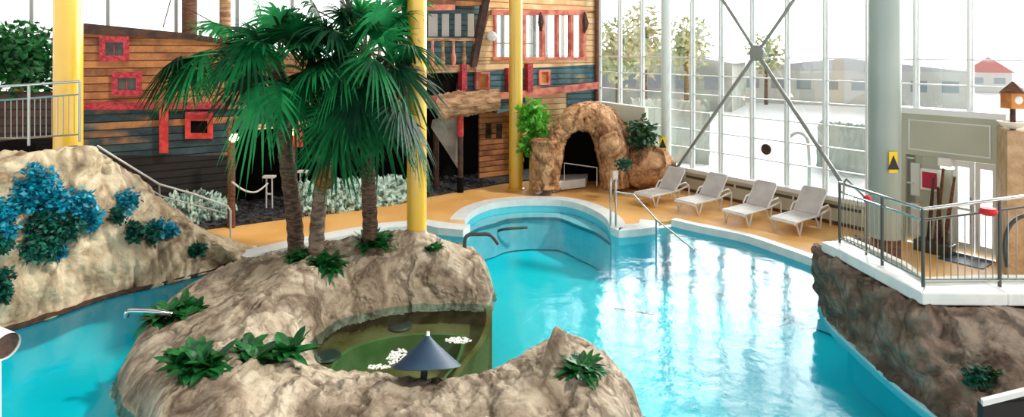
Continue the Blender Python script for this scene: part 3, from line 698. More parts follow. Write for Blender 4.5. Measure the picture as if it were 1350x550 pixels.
# ------------------------------------------------------------------ loungers
def make_lounger():
    t = empty('sun_lounger', (0, 0, 0), 'x', 'sun lounger', 'white sun loungers along the window wall')
    # x runs from foot (0) to head, y across
    hw = .33; zs = .36; L1 = 1.15; bl = .78; an = math.radians(52)
    bx, bz = L1+bl*math.cos(an), zs+bl*math.sin(an)
    mb = MB()
    for s in (-1, 1): mb.tube([V((0.02, s*hw, zs-.06)), V((.05, s*hw, zs)), V((L1, s*hw, zs)), V((L1+.62, s*hw, zs+.10))], .028, 8)
    mb.tube([V((.02, -hw, zs-.03)), V((.02, hw, zs-.03))], .026, 8); mb.tube([V((L1, -hw, zs)), V((L1, hw, zs))], .02, 8)
    mb.build('frame', M['lounger'], t, smooth=True)
    mb = MB(); prof = [(0.0, -.04), (.06, .0), (.3, .005), (.6, -.012), (.9, -.012), (L1, .0)]
    for (x0, z0), (x1, z1) in zip(prof[:-1], prof[1:]):
        mb.hexa([V((x0, -hw+.02, zs+z0-.008)), V((x1, -hw+.02, zs+z1-.008)), V((x1, hw-.02, zs+z1-.008)), V((x0, hw-.02, zs+z0-.008))],
                [V((x0, -hw+.02, zs+z0+.02)), V((x1, -hw+.02, zs+z1+.02)), V((x1, hw-.02, zs+z1+.02)), V((x0, hw-.02, zs+z0+.02))])
    mb.build('seat', M['sling'], t)
    ax = V((math.cos(an), 0, math.sin(an)))
    mb = MB().box(V((L1, 0, zs+.02))+ax*bl/2, bl, hw*1.9, .03, ax, V((0, 1, 0))); mb.build('backrest', M['sling'], t, bevel=.012)
    mb = MB()
    for s in (-1, 1): mb.tube([V((L1, s*hw, zs)), V((L1, s*hw, zs))+ax*bl*.92, V((bx-.01, s*(hw-.06), bz+.01))], .022, 8)
    mb.tube([V((bx, -hw+.06, bz+.01)), V((bx, hw-.06, bz+.01))], .022, 8); mb.build('back_frame', M['lounger'], t, smooth=True)
    for s in (-1, 1):
        for x0, x1, x2 in ((.08, .22, .40), (1.02, 1.22, 1.34)):
            MB().tube([V((x0, s*hw, zs)), V((x1, s*(hw+.02), 0.0)), V((x2, s*hw, zs+.01))], [.026, .022, .026], 8).build('leg', M['lounger'], t, smooth=True)
        MB().tube([V((L1-.1, s*(hw+.04), zs+.02)), V((L1+.05, s*(hw+.05), zs+.20)), V((L1+.42, s*(hw+.05), zs+.24)), V((L1+.60, s*(hw+.03), zs+.1)), V((L1+.62, s*(hw+.02), 0))], .024, 8).build('armrest', M['lounger'], t, smooth=True)
    return t
lg = make_lounger(); la = math.atan2(.584, .812)
LB = ['white sun lounger nearest the slim column, farthest left in the row', 'white sun lounger second from the left in the row by the windows',
      'white sun lounger third from the left, under the round window disc', 'white sun lounger at the right end of the row, beside the balustrade']
for i, (px, py) in enumerate(((853,271), (908,281.5), (972,296), (1037,307))):
    o = lg if i == 0 else copy_tree(lg)
    p = PZ(px, py, DECK); o.location = p-V((math.cos(la), math.sin(la), 0))*.22; o.rotation_euler = (0, 0, la); o['label'] = LB[i]

# ------------------------------------------------------------------ ship
ship = empty('pirate_ship', S(450, 270), 'large weathered wooden pirate ship with red framed windows behind the pool', 'ship')
def sprism(pts, off, th): return MB().prism([S(x, y, off) for x, y in pts], -SN*th)
def sbox(mb, x0, y0, x1, y1, off, th):
    mb.prism([S(x0, y0, off), S(x1, y0, off), S(x1, y1, off), S(x0, y1, off)], -SN*th); return mb
sprism([(108,36),(250,48),(330,62),(420,76),(562,90),(562,134),(108,139)], .0, .25).build('upper_hull', M['plank'], ship)
sprism([(106,30),(250,44),(330,58),(330,63),(250,52),(106,44)], .12, .4).build('cap_rail', M['brown_d'], ship)
sprism([(108,145),(300,145),(300,225),(108,215)], .0, .25).build('lower_hull', M['plank_t'], ship)
sprism([(300,141),(562,137),(562,158),(420,168),(300,172)], .0, .25).build('middle_hull', M['plank_t'], ship)
sprism([(108,205),(300,205),(306,262),(306,300),(108,300)], .02, .3).build('tarred_base', M['plank_k'], ship)
sprism([(300,135),(300,144),(108,145),(108,135)][::-1], .12, .3).build('red_band', M['red_f'], ship)
sprism([(300,135),(562,131),(562,138),(300,144)], .1, .3).build('red_band', M['pink'], ship)
sprism([(560,128),(690,120),(790,108),(790,117),(690,129),(560,137)], .25, .5).build('red_band', M['pink'], ship)
# deck house end wall and deck
MB().prism([S(108,34,-.2), S(108,300,-.2), S(108,300,-2.2), S(108,34,-2.2)], V((.2,.1,0))).build('bow_wall', M['plank_d'], ship)
MB().prism([S(110,139,-.2), S(786,118,-.2), S(786,118,-2.4), S(110,139,-2.4)], V((0,0,-.1))).build('deck_floor', M['plank_d'], ship)
# grotto interior below deck, its shade put into near-black walls
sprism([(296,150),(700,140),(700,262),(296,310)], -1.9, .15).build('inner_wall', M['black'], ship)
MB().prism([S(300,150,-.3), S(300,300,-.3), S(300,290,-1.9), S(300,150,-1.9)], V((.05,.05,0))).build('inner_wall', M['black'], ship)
sprism([(632,150),(690,145),(690,240),(632,245)], -.9, .1).build('cabin_wall', M['plank'], ship)
mb = MB()
for a in (641, 655): sbox(mb, a, 163, a+7, 182, -.86, .04)
mb.build('cabin_window', M['pane_dark'], ship)
sprism([(690,122),(752,120),(752,172),(690,190)], -.1, .2).build('cabin_wall', M['plank_b'], ship)
sprism([(748,117),(786,114),(786,190),(748,190)], -.05, .2).build('aft_hull', M['plank_t2'], ship)
sprism([(655,130),(695,126),(695,140),(655,150)], -.02, .2).build('aft_hull', M['plank_t2'], ship)
# windows with red frames
def swindow(x0, y0, x1, y1, off=0, fw=None, m='red_f', pane='pane_dark', fr=None):
    f_ = fr or (x1-x0)*.2
    mb = MB(); sbox(mb, x0, y0, x1, y0+f_, off+.12, .14); sbox(mb, x0, y1-f_, x1, y1, off+.12, .14)
    sbox(mb, x0, y0+f_, x0+f_, y1-f_, off+.12, .14); sbox(mb, x1-f_, y0+f_, x1, y1-f_, off+.12, .14)
    o = mb.build('window', M[m], ship)
    mb = MB(); sbox(mb, x0+f_*.8, y0+f_*.8, x1-f_*.8, y1-f_*.8, off+.03, .04); mb.build('pane', M[pane], o)
    mb = MB(); xm = (x0+x1)/2
    sbox(mb, xm-.7, y0+f_, xm+.7, y1-f_, off+.06, .03)
    if pane == 'pane_dark': mb.build('mullion', M['red_f'], o)
    return o
swindow(131,48,170,81); swindow(147,95,187,127); swindow(244,152,281,183, m='red', pane='black')
mb = MB(); sbox(mb, 210, 112, 222, 202, .3, .2); mb.build('post', M['red'], ship)
mb = MB(); sbox(mb, 388, 166, 400, 194, .3, .2); mb.build('post', M['red'], ship)
mb = MB(); sbox(mb, 244, 148, 281, 152, .22, .2); mb.build('window_hood', M['red_f'], ship)
sprism([(340,164),(408,160),(408,166),(340,171)], .1, .2).build('beam', M['plank_b'], ship)
# quarterdeck (562-645)
sprism([(562,-20),(650,-20),(630,90),(562,94)], -1.2, .15).build('cabin_wall', M['plank_t2'], ship)
mb = MB()
for a, b in ((565,577), (583,592), (600,608), (617,625)): sbox(mb, a, 18, b, 48, -1.15, .05)
mb.build('cabin_window', M['bld'], ship)
sprism([(540,-4),(645,-8),(645,6),(540,12)], .05, 1.3).build('beam', M['plank'], ship)
sprism([(562,6),(600,6),(600,13),(562,14)], .1, .15).build('beam', M['pink'], ship)
sprism([(490,50),(635,50),(635,54),(490,54)], .1, .15).build('hand_rail', M['slab'], ship)
for i, a in enumerate(range(500, 632, 14)):
    mb = MB(); c0 = S(a, 88, .03); c1 = S(a, 53, .03); h = c1.z-c0.z
    mb.lathe(c0, [(.05, 0), (.06, h*.1), (.09, h*.3), (.05, h*.55), (.04, h*.8), (.06, h)], 10)
    mb.build('baluster', M['pink' if i % 2 else 'slab'], ship, smooth=True)
sprism([(490,87),(628,86),(628,95),(490,97)], .1, 1.4).build('quarter_deck', M['slab'], ship)
sprism([(562,96),(640,92),(640,130),(562,134)], -.2, .15).build('quarter_hull', M['plank_t2'], ship)
sprism([(562,97),(605,97),(600,122),(562,126)], -.15, .05).build('shade_sheet', M['black'], ship)  # black sheet on the hull in place of a shaded void
sprism([(640,-10),(648,-10),(629,88),(622,88)], .22, .25).build('corner_beam', M['brown_d'], ship)
# stern wall with real openings
WX = [654,673,695,714,720,736,737.5,754,756,770]
op = [(654,690), (694,715), (719,735), (738,753), (757,770)]
sprism([(644,-25),(790,-25),(790,18),(644,14)], 0, .2).build('stern_wall', M['plank_b'], ship)
sprism([(629,79),(788,79),(788,88),(700,90),(627,96)], 0, .2).build('stern_wall', M['plank_b'], ship)
sprism([(647,10),(654,10),(654,80),(629,82)], 0, .2).build('stern_wall', M['plank_b'], ship)
sprism([(770,14),(788,14),(788,80),(770,80)], 0, .2).build('stern_wall', M['plank_b'], ship)
mb = MB(); sbox(mb, 648, 13, 774, 20, .12, .2); sbox(mb, 650, 75, 774, 79, .12, .2); mb.build('window_rail', M['pink'], ship)
for a, b in ((652,655), (690,694), (715,719), (735,738), (753,757), (769,772)):
    mb = MB(); sbox(mb, a, 18, b, 77, .1, .25); mb.build('window_post', M['pink'], ship)
mb = MB(); sbox(mb, 652, 18, 772, 77, -.08, .01); mb.build('stern_glass', glass_mat('thin_glass', (.98,.97,.95,1), .05), ship)
for a in (713, 771):
    mb = ico(S(a, 30, .15), .16, 2, .5, 3, (.7, .7, 2.6)); mb.build('carving', M['brown_d'], ship)
c = S(648, 48, .2); MB().lathe(c, [(.01, -.2), (.13, -.14), (.19, 0), (.13, .14), (.01, .2)], 18).build('globe_lamp', M['white'], ship, smooth=True)
sprism([(627,95),(690,90),(788,85),(788,110),(690,122),(640,128),(627,129)], .02, .2).build('stern_hull', M['plank_t2'], ship)
swindow(628,95,646,118, m='pink', pane='orange', fr=3); swindow(711,92,726,112, m='pink', pane='orange', fr=3)
for a, y0, y1 in ((609,85,122), (670,90,120), (696,84,121)):
    mb = MB(); sbox(mb, a, y0, a+7, y1, .3, .3); mb.build('post', M['red_f'], ship)
mb = MB(); mb.tube([S(787, -20, .1), S(787, 150, .1)], .09, 10); mb.build('corner_post', M['brown'], ship)
# porch slab roof, its post, tarp
mb = loft([[S(x, y, .9) for x, y in ((578,124),(600,121),(625,120),(657,118))], [S(x, y, 1.3) for x, y in ((575,138),(600,135),(628,133),(660,130))],
           [S(x, y, 1.2) for x, y in ((578,156),(603,153),(632,148),(658,143))], [S(x, y, .5) for x, y in ((580,156),(603,153),(632,148),(657,143))],
           [S(x, y, -.2) for x, y in ((580,140),(603,138),(632,136),(657,132))], [S(x, y, .9) for x, y in ((578,124),(600,121),(625,120),(657,118))]], 40, 40, .08, 2)
mb.build('porch_slab', M['slab'], ship, smooth=True)
pp = S(607, 242, .7); t1 = S(607, 150, .7); MB().tube([pp, V((pp.x, pp.y, t1.z))], .09, 12).build('porch_post', M['brown_d'], ship)
MB().tube([V((pp.x, pp.y-.0, t1.z-.75)), V((pp.x, pp.y, t1.z))], .105, 12).build('porch_post_cap', M['red'], ship)
MB().tube([V((pp.x, pp.y-.0, DECK+.0)), V((pp.x, pp.y, DECK+.5))], .11, 12).build('post_sleeve', M['black'], ship)
MB().prism([S(570,158,.3), S(604,150,.5), S(603,222,.4), S(586,195,.3), S(568,168,.2)], V((.02,.06,0))).build('tarp', M['tarp'], ship)
# grotto timber posts
for a, yb in ((305, 300), (388, 270), (575, 250)):
    b0 = PZ(a, yb, DECK); 
    tp = PY(a, 160, b0.y)
    MB().tube([b0, V((b0.x, b0.y, tp.z))], .1, 10).build('timber_post', M['brown_d' if a != 305 else 'brown'], ship)
# masts
for a, r_, mm in ((250, .2, 'brown'), (297, .16, 'slab')):
    b0 = S(a, 60, -1.0); MB().tube([V((b0.x, b0.y, DECK)), V((b0.x, b0.y, 9))], r_, 14).build('mast', M[mm], ship, smooth=True)
for a, y0 in ((262, 40), (276, 44)):
    mb = MB(); sbox(mb, a, y0, a+4, y0+12, .05, .1); mb.build('rail_post', M['brown'], ship)
mb = MB(); sbox(mb, 250, 36, 330, 39, .05, .1); mb.build('hand_rail', M['brown_d'], ship)
# ropes in the rigging
mb = MB()
for (x0, y0, x1, y1) in ((225,0,215,36), (245,10,300,40)): mb.tube([S(x0, y0, -.3), S(x1, y1, -.3)], .015, 5)
mb.build('rigging', M['brown_d'], ship)
# lanterns on posts
for px, py, lab in ((308, 181, 'glowing round lantern on the timber post left of the leaning palm'), (382, 174, 'glowing round lantern just right of the leaning palm trunk')):
    Y = 16.0 if px == 308 else 18.2
    c = PY(px, py, Y); t = empty('lantern', c, lab, 'lantern', 'grotto lanterns')
    MB().lathe(c, [(.005, -.13), (.09, -.10), (.13, 0), (.09, .10), (.005, .13)], 16).build('globe', M['lamp'], t, smooth=True)
    MB().lathe(c, [(.07, .07), (.1, .10), (.02, .18), (.005, .19)], 12).build('cap', M['brown_d'], t)
    MB().tube([c+V((0, 0, .18)), c+V((-.08, .15, .2)), c+V((-.08, .3, .2))], .015).build('bracket', M['brown_d'], t)
    l = bpy.data.lights.new('lantern_light', 'POINT'); l.energy = 12; l.color = (1, .7, .35); l.shadow_soft_size = .1
    lo = bpy.data.objects.new('lantern_light', l); COL.objects.link(lo); lo.location = c+V((0, -.16, 0))
# rope stanchion
b0 = PZ(355, 278, DECK); t = empty('rope_stand', b0, 'white wooden rope stand at the dark grotto entrance', 'stand')
hgt = PY(355, 233, b0.y).z
mb = MB()
for s in (-.09, .09): mb.tube([b0+V((s, 0, 0)), V((b0.x+s*.9, b0.y, hgt))], .025)
mb.box(V((b0.x, b0.y, hgt)), .34, .2, .06); mb.box(b0+V((0, 0, .5)), .2, .05, .05); mb.build('frame', M['rope'], t)
tag(MB().tube(catmull([PY(306,240,15.9), PY(322,251,16.2), PY(338,253,17), PY(353,242,b0.y-.06)], 16), .025, 8).build('rope', M['rope'], smooth=True), 'white rope sagging between timber post and rope stand', 'rope')
b0 = PZ(400, 268, DECK); b0 = PY(400, 262, 17.9); t = empty('rope_stand', V((b0.x, b0.y, DECK)), 'small white rope stand half hidden behind the pale rocks', 'stand')
mb = MB(); hh_ = PY(400, 226, b0.y).z
for s in (-.09, .09): mb.tube([V((b0.x+s, b0.y, DECK)), V((b0.x+s, b0.y, hh_))], .025)
mb.box(V((b0.x, b0.y, hh_)), .3, .18, .06); mb.build('frame', M['rope'], t)

# pebble bed, pale rocks
pb = [PZ(x, y, DECK) for x, y in [(180,310),(250,306),(305,299),(380,289),(450,279),(545,264),(610,252),(660,243),(700,238)]]
bk_ = [S(x, 250, -1.8) for x in (700, 600, 500, 400, 300, 200)]
MBp = MB().prism([flat(p, DECK+.05) for p in pb+bk_], V((0, 0, -.05)))
tag(MBp.build('pebble_bed', M['pebble']), 'bed of dark pebbles between the ochre deck and the ship', 'pebbles', kind='stuff')
mb = MB(); random.seed(3)
bm = bmesh.new(); bmesh.ops.create_icosphere(bm, subdivisions=1, radius=1); iv = [v.co.copy() for v in bm.verts]; iff = [tuple(x.index for x in f.verts) for f in bm.faces]; bm.free()
for i in range(1500):
    tt_ = random.random()*(len(pb)-2); k = int(tt_); a = pb[k].lerp(pb[k+1], tt_-k); dep = random.random()**1.3*2.6
    c = a+V((-.507, .862, 0))*(dep+.08)+V((0, 0, .06)); s_ = random.uniform(.04, .1)
    mb.add([c+V((v.x*s_*random.uniform(.8, 1.2), v.y*s_, v.z*s_*.55)) for v in iv], iff)
tag(mb.build('loose_pebbles', M['pebble'], smooth=True), 'scatter of loose dark pebbles along the ochre deck edge', 'pebbles', kind='stuff')
def ridge(pts, ytop, name, lab):
    base = [PZ(x, y, DECK) for x, y in pts]; n = len(base); tp = [PY(x, yt, b.y+.35) for (x, y), yt, b in zip(pts, ytop, base)]
    f0 = [flat(b, DECK-.05) for b in base]; m_ = [b.lerp(t_, .55)+V((0, -.12, 0)) for b, t_ in zip(base, tp)]
    bk = [V((t_.x, t_.y+.35, t_.z-.1)) for t_ in tp]; bb = [V((t_.x, t_.y+.6, DECK-.05)) for t_ in tp]
    mb = loft([f0, m_, tp, bk, bb], 110, 40, .22, 3.2)
    rock_thing(mb, name, M['pale_rock'], lab, smooth=True)
ridge([(392,287),(430,283),(470,278),(510,272),(548,265)], [246,238,240,236,240], 'pale_rock', 'craggy pale green rocks behind the palm trunks')
ridge([(205,300),(235,300),(270,297),(303,292)], [262,255,256,268], 'pale_rock', 'craggy pale green rocks beside the stair handrail')

# ------------------------------------------------------------------ cave
def arch(name, m, inn, out, Y0, depth, label, amp=.11):
    f = [PY(x, y, Y0) for x, y in inn]; g = [PY(x, y, Y0) for x, y in out]
    fb = [p+V((.05, 1, 0))*depth for p in f]; gb = [p+V((.3, .95, 0))*depth for p in g]
    mid = [a.lerp(b, .5)+V((-.05, -.3, .02)) for a, b in zip(f, g)]
    return rock_thing(loft([fb, f, mid, g, gb], 90, 50, amp, 1.6), name, m, label)
inn = [(738,250),(739,215),(744,190),(754,177),(768,173),(782,180),(790,203),(795,225),(797,250)]
out = [(712,250),(712,205),(722,175),(742,148),(770,138),(797,146),(815,168),(826,200),(828,246)]
arch('cave_arch', M['rock_c'], inn, out, 20.3, 1.6, 'orange brown rock arch with a dark cave mouth beside the ship')
p0 = PY(768, 213, 22.0)
MB().prism([PY(735,165,22.0), PY(812,165,22.0), PY(812,250,22.0), PY(735,250,22.0)], V((.2,.3,0))).build('cave_back', M['black'], bpy.data.objects['cave_arch'])  # black sheet that paints the shade inside the cave
t = empty('cave_rail', PZ(745, 243, DECK), 'thin white rail across the cave mouth', 'rail')
MB().tube([PY(744,245,20.6), PY(744,215,20.6), PY(787,221,20.9), PY(787,245,20.9)], .022, 8).build('rail', M['white_metal'], t)
# stump
b0 = PZ(717, 243, DECK); b0.y -= .9; b0 = PY(717, 243, 20.0)
mb = loft([[b0+V((math.cos(a)*r_*1.0, math.sin(a)*r_, h)) for a in [i/12*2*math.pi for i in range(13)]] for h, r_ in ((-.1, .46), (.2, .42), (.8, .40), (1.25, .40), (1.45, .46), (1.5, .3), (1.5, .02))], 50, 40, .06, 3)
rock_thing(mb, 'rock_stump', M['rock_c'], 'tan rounded rock stump left of the cave mouth')
mb = ico(PY(852, 222, 20.9), 1.05, 4, .16, 1.5, (.95, .8, .78)); rock_thing(mb, 'boulder', M['rock_c'], 'large brown boulder between the cave and the slim white column')
mb = ico(PY(805, 190, 20.0), .42, 3, .25, 2.5); rock_thing(mb, 'boulder', M['rock_c'], 'small brown boulder piled on the right side of the cave arch')
t = MB().prism([PZ(737,251,.19), PZ(772,247,.19), PZ(775,240,.19), PZ(740,241,.19)], V((0,0,.3))); tag(t.build('stone_block', M['white_tile'], bevel=.02), 'low white stone block in front of the cave mouth', 'block')
mb = MB().box(PY(811, 231, 18.9), .16, .12, .26); tag(mb.build('notice_box', M['white'], bevel=.01), 'small white notice box above the pool ladder posts', 'box')
MBx = MB().tube([V((PY(811,231,18.9).x, 18.98, DECK)), V((PY(811,231,18.9).x, 18.98, 1.2))], .03)
tag(MBx.build('sign_post', M['steel']), 'thin post carrying the white notice box by the cave', 'post')

# ------------------------------------------------------------------ vegetation
def strap(mb, base, d, length, wid, droop, n=5, up=V((0,0,1)), tipw=.15, curl=0):
    d = d.normalized(); side = d.cross(up); side = side.normalized() if side.length > 1e-4 else V((1,0,0))
    vs = []
    for i in range(n+1):
        s = i/n; p = base+d*length*s+V((0, 0, -1))*droop*length*s*s
        w_ = wid*(math.sin(math.pi*min(1, .18+s*.82))**.7 if s < 1 else 0)+.001
        dn = V((0, 0, -.25*w_)); vs += [p-side*w_, p+dn, p+side*w_]
    fs = []
    for i in range(n):
        b = i*3; fs += [(b, b+1, b+4, b+3), (b+1, b+2, b+5, b+4)]
    mb.add(vs, fs)
def palm_leaf(t, c, hub, m, R=1.0, n=30, fwd=None, droop=.5, spread=125):
    d = hub-c; f = (fwd or (d.normalized()+V((0, 0, -.25)))).normalized()
    side = f.cross(V((0, 0, 1))); side = side.normalized() if side.length > .05 else V((1, 0, 0)); up = side.cross(f).normalized()
    roll = random.uniform(-.5, .5); side, up = side*math.cos(roll)+up*math.sin(roll), up*math.cos(roll)-side*math.sin(roll)
    mb = MB()
    for i in range(n):
        a = math.radians(-spread+2*spread*i/(n-1)+random.uniform(-3, 3)); q = f*math.cos(a)+side*math.sin(a)+up*(.12-.1*abs(a))
        ln = R*(1-.22*(abs(a)/2.2)**2)*random.uniform(.9, 1.08)
        strap(mb, hub, q, ln, .026*R+.007, droop*random.uniform(.75, 1.3), 5, up)
    o = mb.build('frond', m, t, recalc=False)
    mid = c.lerp(hub, .5)+V((0, 0, .10*d.length))
    MB().tube(catmull([c, mid, hub], 7), [.022]*4+[.016]*3, 6).build('stalk', M['petiole'], o)
def palm(label, trunk, radii, crown, hubs, R=1.0, extra=0, tm='trunk', fibre=False):
    t = empty('palm_tree', trunk[0], label, 'palm tree')
    pts = catmull([V(p) for p in trunk], 34); rs = []
    for i in range(34):
        k = i/33; rs.append(radii[0]*(1-k)+radii[1]*k+(.012 if i % 2 else -.004))
    MB().tube(pts, rs, 14).build('trunk', M[tm], t, smooth=True)
    if fibre:
        q = trunk[-1]; MB().tube([q-V((0, 0, .3)), q, q+V((0, 0, .3))], [radii[1]*1.1, radii[1]*1.7, radii[1]*1.2], 12).build('crown_fibre', M['fibre'], t)
    for h in hubs:
        px, py, dY = h[:3]; hub = PY(px, py, crown.y+dY); fw = None
        if len(h) > 4: fw = V(h[4])
        palm_leaf(t, crown, hub, M[random.choice(['palm', 'palm', 'palm2', 'palm3'])], R*(h[3] if len(h) > 3 else 1), fwd=fw, droop=random.uniform(.35, .65))
    for i in range(extra):
        a = random.uniform(0, 2*math.pi); el = random.uniform(-.25, 1.1); l_ = random.uniform(.5, .95)
        hub = crown+V((math.cos(a)*math.cos(el), math.sin(a)*math.cos(el)*.8, math.sin(el)))*l_
        palm_leaf(t, crown, hub, M[random.choice(['palm', 'palm2', 'palm2'])], R*random.uniform(.8, 1), droop=random.uniform(.3, .6))
    return t
random.seed(11)
Yp = 11.9
cA = PY(366, 88, Yp)
palm('leaning palm tree nearest the left, its crown spreading over the ship hull', [ih(391,336,.1)-V((0,0,.08)), PY(388,290,12.1), PY(378,210,12.0), PY(370,140,Yp), cA], (.16,.13), cA,
     [(268,68,.3,1.15,(-1,.0,-.35)), (235,78,-.2,1.0,(-.7,-.1,-.8)), (330,55,-.9,1.0,(-.6,-.5,-.6)), (346,118,-.9,1.1,(-.25,-.3,-1)), (300,36,.5,1.0), (330,100,-.4,1.0,(-.9,-.2,-.8)),
      (300,90,.2,1.0,(-.9,0,-.7)), (395,60,-.5,.9), (370,30,.1,1.0,(0,0,1)), (345,20,.4,1.0,(-.3,0,1)), (320,60,.6), (385,118,-.8,1.0,(.3,-.3,-1)), (410,100,-.3,.8,(.8,0,-.5)), (350,60,-.8,.9,(-.3,-.5,.2)), (380,40,.3,1,(.2,0,1)), (250,95,.2,.9,(-.7,0,-.9))], 1.0, 10)
cB = PY(436, 112, 12.2)
palm('palm tree with bare grey trunk in the middle of the island group', [ih(416,342,.1)-V((0,0,.08)), PY(419,290,12.1), PY(426,225,12.2), PY(432,160,12.2), cB], (.15,.12), cB,
     [(447,150,-1.0,1.0,(.1,-.3,-1)), (425,145,-.6,.8,(-.2,-.2,-1)), (410,60,-.4,.9,(-.4,-.2,.7)), (470,140,-.5,.9,(.6,-.2,-.8)), (400,110,-.3,.9), (430,50,.2,1), (455,75,-.7,.9,(.3,-.5,-.3)), (415,85,-.8,.9,(-.4,-.6,-.4)), (440,178,-.8,.9,(.1,-.3,-1)), (450,30,.1,1,(.1,0,1))], .95, 8, 'trunk_g')
q = PY(428, 234, 12.0); 
cC = PY(482, 70, 12.1)
palm('tall palm tree beside the yellow island column', [ih(489,322,.1)-V((0,0,.08)), PY(487,270,12.1), PY(484,200,12.1), PY(482,130,12.1), cC], (.15,.12), cC,
     [(525,92,-.5,1.1,(.8,-.2,-.5)), (528,140,-.7,1.1,(.55,-.2,-1)), (515,125,.3,1.0,(.8,0,-.9)), (540,60,-.2,.9,(1,0,-.2)), (500,25,-.3,1,(.3,0,.8)), (460,20,.2,1,(-.2,0,1)), (440,40,-.5,1,(-.7,-.2,.3)),
      (500,150,-.6,1.0,(.2,-.2,-1)), (475,20,.6,1,(0,.2,1)), (520,30,.2,1,(.7,.1,.6)), (470,120,-.9,.95,(-.1,-.5,-.9)), (495,80,-.9,.9,(.3,-.6,-.4)), (450,90,-.6,.9,(-.5,-.3,-.6)), (545,165,-.5,1.0,(.25,-.1,-1)), (500,55,-.8,1,(.4,-.4,.4)), (420,15,.3,1,(-.5,0,.8)), (530,5,.4,1,(.6,0,.8))], 1.0, 11)
MB().lathe(q, [(.13, -.22), (.2, -.12), (.22, .1), (.14, .26)], 14).build('crown_fibre', M['fibre'], bpy.data.objects['palm_tree.001'])

def bromeliad(p, label, n=22, ln=.42, wd=.05, m='leaf', squash=1.0, cat='plant', name='bromeliad', group=None, up=.75):
    t = empty(name, p, label, cat, group)
    heads = random.randint(8, 11)
    offs = [V((random.uniform(-1, 1)*ln*.8*squash, random.uniform(-.4, .4)*ln, random.uniform(-.02, .1)*ln)) for _ in range(heads)]
    for o_ in offs:
        mb = MB()
        for i in range(n//2):
            a = random.uniform(0, 2*math.pi); el = random.uniform(.2, 1.2)
            d = V((math.cos(a)*math.cos(el), math.sin(a)*math.cos(el), math.sin(el)*up+.1))
            strap(mb, p+o_, d, ln*random.uniform(.6, 1.05), wd*random.uniform(.8, 1.2), random.uniform(.2, .7), 5)
        mb.build('rosette', M[m], t, recalc=False)
    return t
random.seed(5)
bromeliad(ih(236,416), 'leafy green plant beside the left water spout', ln=.50, wd=.07, squash=.7)
bromeliad(ih(275,482), 'dark green leafy clump at the left front of the rock island', ln=.50, wd=.075, squash=1.0)
bromeliad(ih(345,468), 'broad leafy clump on the island next to the whirlpool edge', ln=.50, wd=.075, squash=1.05)
bromeliad(ih(490,324), 'green rosette plant at the foot of the tall palm', ln=.52, wd=.06, squash=.5)
bromeliad(ih(430,350), 'green rosette plant between the two left palm trunks', ln=.50, wd=.06, squash=.5)
bromeliad(ih(392,340), 'low green plant at the foot of the leaning palm', ln=.3, squash=.8)
bromeliad(ih(571,328), 'small green plant right of the island column', n=12, ln=.22, squash=.5)
bromeliad(ih(770,488), 'bluish green rosette hanging over the front arm of the island', ln=.36, squash=.4, up=.5)

def leaf_cloud(c, rad, n, size, m, name='foliage', parent=None, seed=0, shell=.5):
    rd = random.Random(seed); mb = MB()
    for i in range(n):
        while True:
            d = V((rd.uniform(-1, 1), rd.uniform(-1, 1), rd.uniform(-1, 1)))
            if .01 < d.length < 1: break
        d = d.normalized()*(shell+(1-shell)*rd.random())
        p = c+V((d.x*rad[0], d.y*rad[1], d.z*rad[2]))
        a = V((rd.uniform(-1, 1), rd.uniform(-1, 1), rd.uniform(-.8, .6))).normalized(); b = a.cross(V((rd.uniform(-1, 1), rd.uniform(-1, 1), rd.uniform(-1, 1)))).normalized()
        s = size*rd.uniform(.7, 1.3)
        mb.add([p, p+a*s*.5+b*s*.28, p+a*s, p+a*s*.5-b*s*.28], [(0, 1, 2), (0, 2, 3)])
    return mb
def clump(c, blobs, label, ms, size=.1, cat='plant', name='hanging_plant', group=None, n=260):
    t = empty(name, c, label, cat, group)
    for i, (dx, dy, dz, r, k) in enumerate(blobs):
        leaf_cloud(c+V((dx, dy, dz)), (r, r*.6, r*.9), int(n*r/.35), size, None, seed=i+int(c.x*100), shell=.2).build('leaf_cluster', M[ms[k]], t, recalc=False)
    return t
T = ['teal', 'teal_g']
def on_left(px, py): return hit(LEFT_ROCK, px, py)
def bl(px_list, label, n=620):
    c = on_left(*px_list[0][:2]); blobs = []
    for px, py, r, k in px_list:
        q = on_left(px, py); blobs.append((q.x-c.x, q.y-c.y-.06, q.z-c.z, r*1.15, k))
    clump(c, blobs, label, T, .11, n=n, group='blue-lit plants on the sandy rock')
bl([(48,240,.38,0),(72,262,.34,0),(30,262,.30,0),(60,285,.3,1),(45,300,.3,1)], 'largest blue-lit plant high on the sandy rock')
bl([(108,268,.3,0),(120,288,.26,0),(92,300,.28,1)], 'blue-lit plant right of the largest one on the sandy rock')
bl([(158,270,.30,0),(172,262,.22,0),(150,285,.2,1),(178,305,.22,1)], 'blue-lit plant on the middle of the sandy rock slope')
bl([(210,302,.24,0),(198,308,.24,1),(224,304,.16,0)], 'blue-lit plant in the hollow near the lower end of the sandy rock')
bl([(62,322,.30,1),(45,328,.24,1),(75,330,.2,0)], 'dark blue-lit plant low below the largest one')
bl([(263,327,.14,1),(256,330,.1,1)], 'tiny dark green tuft at the low tip of the sandy rock')
bl([(4,278,.24,0),(8,300,.22,0),(2,320,.2,1)], 'blue-lit plant cut by the left edge, upper one')
bl([(2,365,.2,1),(4,385,.16,1)], 'dark green tuft at the left edge, lower one')
c = hit(RIGHT_ROCK, 1297, 498, -.03)
clump(c, [(0,0,0,.2,0),(-.14,-.05,.02,.16,1),(.12,0,-.02,.16,0)], 'dark bluish green plant in the hollow of the right rock wall', ['leaf_d', 'teal_g'], .09, n=300, name='rock_plant')
